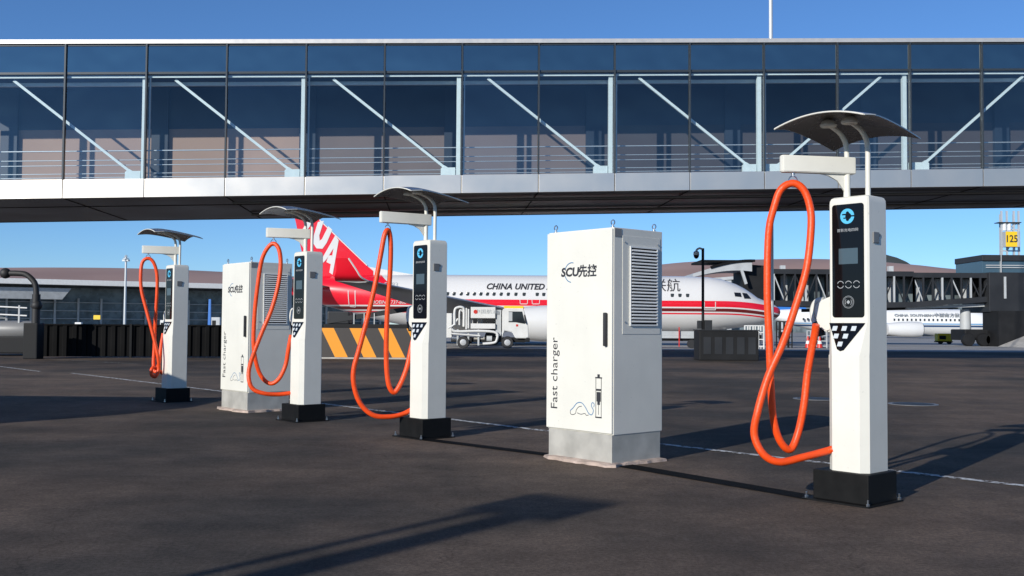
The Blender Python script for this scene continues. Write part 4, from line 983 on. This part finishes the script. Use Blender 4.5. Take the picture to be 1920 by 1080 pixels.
    # sign mast
    mz = Z(479); m_ = thing('gate_sign_mast', 'lattice mast carrying a yellow gate sign reading 125', 'sign mast', (o.x, Y - .5, mz))
    fr = MB()
    for px in (1874, 1884, 1897, 1906): fr.bar((X(px), 0, 0), (X(px), 0, Z(395) - mz), .13)
    for px in (1878, 1903): fr.bar((X(px), .6, 0), (X(px), .6, Z(400) - mz), .1)
    for py in (470, 430, 417): fr.bar((X(1872), 0, Z(py) - mz), (X(1908), 0, Z(py) - mz), .1)
    for a_, b_ in ((470, 430), (430, 417)): fr.bar((X(1884), 0, Z(a_) - mz), (X(1906), 0, Z(b_) - mz), .07)
    fr.build('lattice', M['bsteel'], m_)
    for px in (1879, 1888): MB().tube([(X(px), -.05, Z(432) - mz), (X(px), -.05, Z(417) - mz)], .14, 10).build('floodlight', M['lamp'], m_, 40)
    MB().box(X(1866), X(1908), -.3, .5, Z(418) - mz, Z(416.6) - mz).build('platform', M['charcoal'], m_)
    sb = MB().box(X(1873), X(1900), -.75, -.2, Z(464) - mz, Z(435) - mz, bevel=.02).build('sign_box', M['paleg'], m_)
    fc = MB().box(X(1873), X(1894), -.765, -.752, Z(463.5) - mz, Z(435.5) - mz).build('sign_face', M['signy'], sb)
    text('sign_number', '125', .78, M['ink'], sb, (X(1883.5), -.775, Z(449.5) - mz), ext=.006, bold=.012, sx=.85)
boarding()

# ------------------------------------------------------------------ ground equipment
def cart(name, label, cat, px, py, Y, wpx, hpx, m, seed=0, wheels=True):
    o = W(px, py, Y); k = Y / FPX; t = thing(name, label, cat, (o.x, Y, 0)); w_, h_ = wpx * k, hpx * k
    MB().box(0, w_, 0, w_ * .6, .25, h_, bevel=min(.06, h_ * .1)).build('body', m, t)
    MB().box(w_ * .1, w_ * .55, -.01, 0, h_ * .45, h_ * .8).build('panel', M['dark'], t)
    MB().box(-.05, w_ + .05, .02, w_ * .6 - .02, .16, .25).build('chassis', M['dark'], t)
    for x in (w_ * .2, w_ * .8): MB().lathe([(.08, -.08), (.2, -.08), (.2, .08), (.08, .08)], 14, Matrix.Translation((x, .1, .2)) @ Matrix.Rotation(PI / 2, 4, 'X')).build('wheel', M['rubber'], t)
    return t
y_ = cart('ground_power_unit', 'small yellow power unit on wheels in front of the distant aircraft', 'power unit', 1759, 650, 88, 27, 20, M['signy'])
cart('baggage_cart', 'white boxy baggage cart just left of the dark fence end', 'cart', 68, 608, 60, 20, 27, M['paleg'])
cart('service_van', 'white parked service vehicle beyond the fence right of the smallest charging post', 'van', 352, 608, 90, 18, 22, M['white'])
cart('service_van', 'second pale service vehicle beyond the fence, nearer to the small cabinet', 'van', 380, 608, 95, 24, 24, M['white'])
cart('service_van', 'low white vehicle behind the fence at the orange hose of the smallest post', 'van', 259, 608, 85, 48, 11, M['white'])
def frame_cart(px0, px1, py0, py1, Y, m, label, n=3, name='loading_frame'):
    o = W(px0, py1, Y); k = Y / FPX; t = thing(name, label, 'frame', (o.x, Y, 0)); w_ = (px1 - px0) * k; h_ = (py1 - py0) * k
    for i in range(n + 1):
        for y in (0, .8): MB().bar((w_ * i / n, y, 0), (w_ * i / n, y, h_), .07).build('upright', m, t)
    for j in range(4):
        z = h_ * (.12 + .29 * j)
        for y in (0, .8): MB().bar((0, y, z), (w_, y, z), .06).build('crossbar', m, t)
    MB().box(.1, w_ - .1, .1, .7, h_ * .35, h_ * .6).build('load', M['dark'], t)
    return t
frame_cart(1402, 1432, 616, 660, 62, M['white'], 'white frame trolley beside the aircraft nose wheel')
frame_cart(1462, 1485, 600, 650, 66, M['dark'], 'dark lattice trolley just right of the grey mast foot')
frame_cart(1520, 1550, 622, 655, 66, M['paleg'], 'pale low trolley frame partly hidden by the nearest charging post', 2)
frame_cart(176, 190, 583, 607, 60, M['bsteel'], 'small stand carrying a yellow board behind the dark fence', 1, 'sign_stand')
q = W(176, 600, 60); b_ = MB().box(0, .40, -.08, -.04, W(180, 599, 60).z, W(180, 591, 60).z); o_ = b_.build('board', M['signy'], COL.objects[-1] if False else [x for x in COL.objects if x.name.startswith('sign_stand')][0])
# traffic cones
cn_ = None
for i, (px, lab) in enumerate(((1515, 'orange traffic cone just left of the hanging hose end'), (1537, 'orange traffic cone right beside the nearest charging post'))):
    o = W(px, 650, 66)
    if cn_ is None:
        cn_ = thing('traffic_cone', lab, 'traffic cone', (o.x, 66, 0), 0, 'cones under the boarding bridge')
        MB().lathe([(.20, .03), (.05, .75), (.04, .78)], 16).build('cone', M['redp'], cn_, 40); MB().box(-.25, .25, -.25, .25, 0, .03).build('foot', M['rubber'], cn_); MB().lathe([(.155, .28), (.11, .48)], 16, Matrix.Translation((0, 0, 0)), caps=False).build('band', M['white'], cn_, 40)
    else:
        c = copy_tree(cn_); c.location = (o.x, 66, 0); tag(c, lab, 'traffic cone', 'cones under the boarding bridge')
# steps / dolly under the wing seen right of the cabinet
o = W(1242, 655, 62); k = 62 / FPX; t = thing('flat_dolly', 'long low grey baggage dolly under the aircraft belly right of the big cabinet', 'dolly', (o.x - 2, 62, 0))
MB().box(0, 4.2, 0, 1.4, .62, .78, bevel=.02).build('deck', M['paleg'], t); MB().box(0, 4.2, 0, .06, .78, 1.05).build('side_board', M['paleg'], t)
for x in (.4, 3.8): MB().lathe([(.08, -.08), (.28, -.08), (.28, .08), (.08, .08)], 14, Matrix.Translation((x, .1, .28)) @ Matrix.Rotation(PI / 2, 4, 'X')).build('wheel', M['rubber'], t)
MB().box(.1, 4.1, .2, 1.2, .45, .60).build('chassis', M['dark'], t)
MB().bar((3.0, -.1, .1), (3.0, -.1, 1.3), .06).build('stake', M['redp'], t)
# equipment under the tail behind the striped barrier
t = thing('belt_loader', 'dark belt loader with grey frame under the red tail behind the striped barrier', 'belt loader', (*W(606, 640, 60).xy, 0)); k = 60 / FPX
MB().box(0, 5.0, 0, 1.6, .5, 1.35, bevel=.06).build('body', M['dark'], t)
MB().bar((.2, .2, 1.5), (5.2, .2, 2.3), .28).build('conveyor', M['charcoal'], t); MB().box(.2, 1.5, .1, 1.5, 1.35, 2.1, bevel=.08).build('driver_cab', M['charcoal'], t)
for x in (.9, 4.2): MB().lathe([(.2, -.12), (.45, -.12), (.45, .12), (.2, .12)], 18, Matrix.Translation((x, .1, .45)) @ Matrix.Rotation(PI / 2, 4, 'X')).build('wheel', M['rubber'], t, 40)
for x in (1.8, 2.4, 3.0): MB().bar((x, 0, 1.35), (x, 0, 2.0), .06).build('rail', M['paleg'], t)

# black articulated hose arm and silver ducting at the left edge
def hose_arm():
    Y = 36.0; o = W(65, 640, Y); k = Y / FPX; t = thing('hose_arm', 'black curved hose arm with round joints at the left edge', 'hose arm', (o.x, Y, 0))
    def P(px, py): return Vector(((px - 65) * k, 0, (607 - py) * k + EYE))
    MB().tube(spline([P(8, 513), P(30, 513), P(45, 515), P(57, 524), P(64, 535), P(66, 552)], 6), .10, 12).build('bent_pipe', M['rubber'], t, 40)
    MB().tube([P(66, 552), P(66, 573), P(66, 610)], .14, 12).build('riser', M['rubber'], t, 40)
    for (px, py), r in (((7, 513), 10), ((67, 573), 10)):
        s_ = MB(); s_.lathe([(r * k * math.cos(a_), r * k * math.sin(a_)) for a_ in [R(-85 + 17 * i) for i in range(11)]], 20, Matrix.Translation(P(px, py))); s_.build('joint', M['rubber'], t, 60)
    MB().box(-.3, .2, -.25, .3, 0, P(66, 606).z, bevel=.04).build('pedestal', M['dark'], t)
hose_arm()
t = thing('air_unit', 'dark machine with a silver tank and thin white pipes at the bottom left edge', 'machine', (*W(-80, 640, 39).xy, 0)); k = 39 / FPX
MB().box(0, 2.6, 0, 1.5, .1, .75, bevel=.05).build('body', M['dark'], t)
MB().lathe([(.02, 0), (.3, .06), (.36, .2), (.36, 1.9), (.3, 2.05), (.02, 2.1), ], 20, Matrix.Translation((.75, .5, 1.0)) @ Matrix.Rotation(PI / 2, 4, 'Y')).build('tank', M['lip'], t, 40)
for z in (1.65, 1.95): MB().tube([(.2, .3, z), (2.5, .3, z - .1)], .03, 8).build('pipe', M['white'], t)
for x in (.4, 1.3, 2.2): MB().bar((x, .3, .7), (x, .3, 1.95), .06).build('stand', M['paleg'], t)

# ------------------------------------------------------------------ unseen things added just outside the frame to cast shadows into it
t = thing('shadow_caster_post', 'unseen dark post with a head and thin side tube, added behind the camera to cast the foreground shadow', 'shadow caster', (-6.98, -2.55, 0), R(143))
MB().tube([(0, 0, 0), (0, 0, 4.55)], [.16, .12], 14).build('pole', M['dark'], t, 40)
MB().box(-.3, .46, -.2, .2, 4.4, 4.62, bevel=.03).build('lamp_head', M['charcoal'], t)  # stand-in head, added to broaden the tip of the cast shadow
MB().tube([(.30, 0, 0), (.30, 0, 4.42)], .045, 8).build('conduit', M['charcoal'], t, 40)
def van(loc, rz):
    t = thing('shadow_caster_van', 'unseen white van added left of the frame to cast the left ground shadow', 'van', loc, rz)
    b = MB(); b.prism([(0, .35), (5.2, .35), (5.25, 1.1), (5.0, 1.4), (4.75, 1.8), (4.5, 1.9), (.15, 1.9), (0, 1.75)], 0, 1.9, 'y', bevel=.06); bo = b.build('body', M['white'], t, 30)
    MB().prism([(3.4, 1.35), (4.9, 1.35), (4.65, 1.75), (3.4, 1.75)], -.01, 1.91, 'y').build('side_window', M['pane'], bo)
    MB().box(.3, 2.7, -.008, 1.908, 1.3, 1.75).build('side_window', M['pane'], bo)
    for x in (.95, 4.2):
        for y in (0.02, 1.65): MB().lathe([(.2, 0), (.34, 0), (.35, .06), (.35, .2), (.34, .23), (.2, .23)], 24, Matrix.Translation((x, y + .23, .35)) @ Matrix.Rotation(PI / 2, 4, 'X')).build('wheel', M['rubber'], t, 40)
van((-12.45, 11.75, 0), R(-2))  # added out of view, its height set by the shadow it throws

# small equipment in front of the far terminal
for i, (px, wd, hg, Yd, mm, lab) in enumerate(((100, 16, 16, 120, 'paleg', 'low grey equipment box beyond the fence, near the black hose arm'), (128, 30, 7, 110, 'redp', 'low flat trolley with red load beyond the dark fence'),
        (140, 12, 20, 140, 'white', 'small white cabin beyond the fence in front of the terminal columns'), (205, 18, 9, 130, 'paleg', 'low pale trolley left of the thin lighting mast'), (300, 14, 24, 150, 'white', 'white van like cabin behind the smallest charging post'),
        (396, 16, 30, 150, 'paleg', 'tall pale equipment stack just left of the farther cabinet'))):
    cart('equipment_trolley', lab, 'trolley', px, 608, Yd, wd, hg, M[mm])
o = W(393, 600, 140); t = thing('blue_mast', 'thin bright blue upright boom right of the smallest charging post', 'boom', (o.x, 140, 0))
MB().loft([[Vector((x * k_, y * k_, z)) for x, y in ((-.2, -.2), (.2, -.2), (.2, .2), (-.2, .2))] for k_, z in ((1, 0), (.9, 2.2), (.7, W(393, 561, 140).z))]).build('boom', M['bluep'], t)
MB().box(-.8, .8, -.6, .6, 0, .5, bevel=.05).build('base', M['paleg'], t)
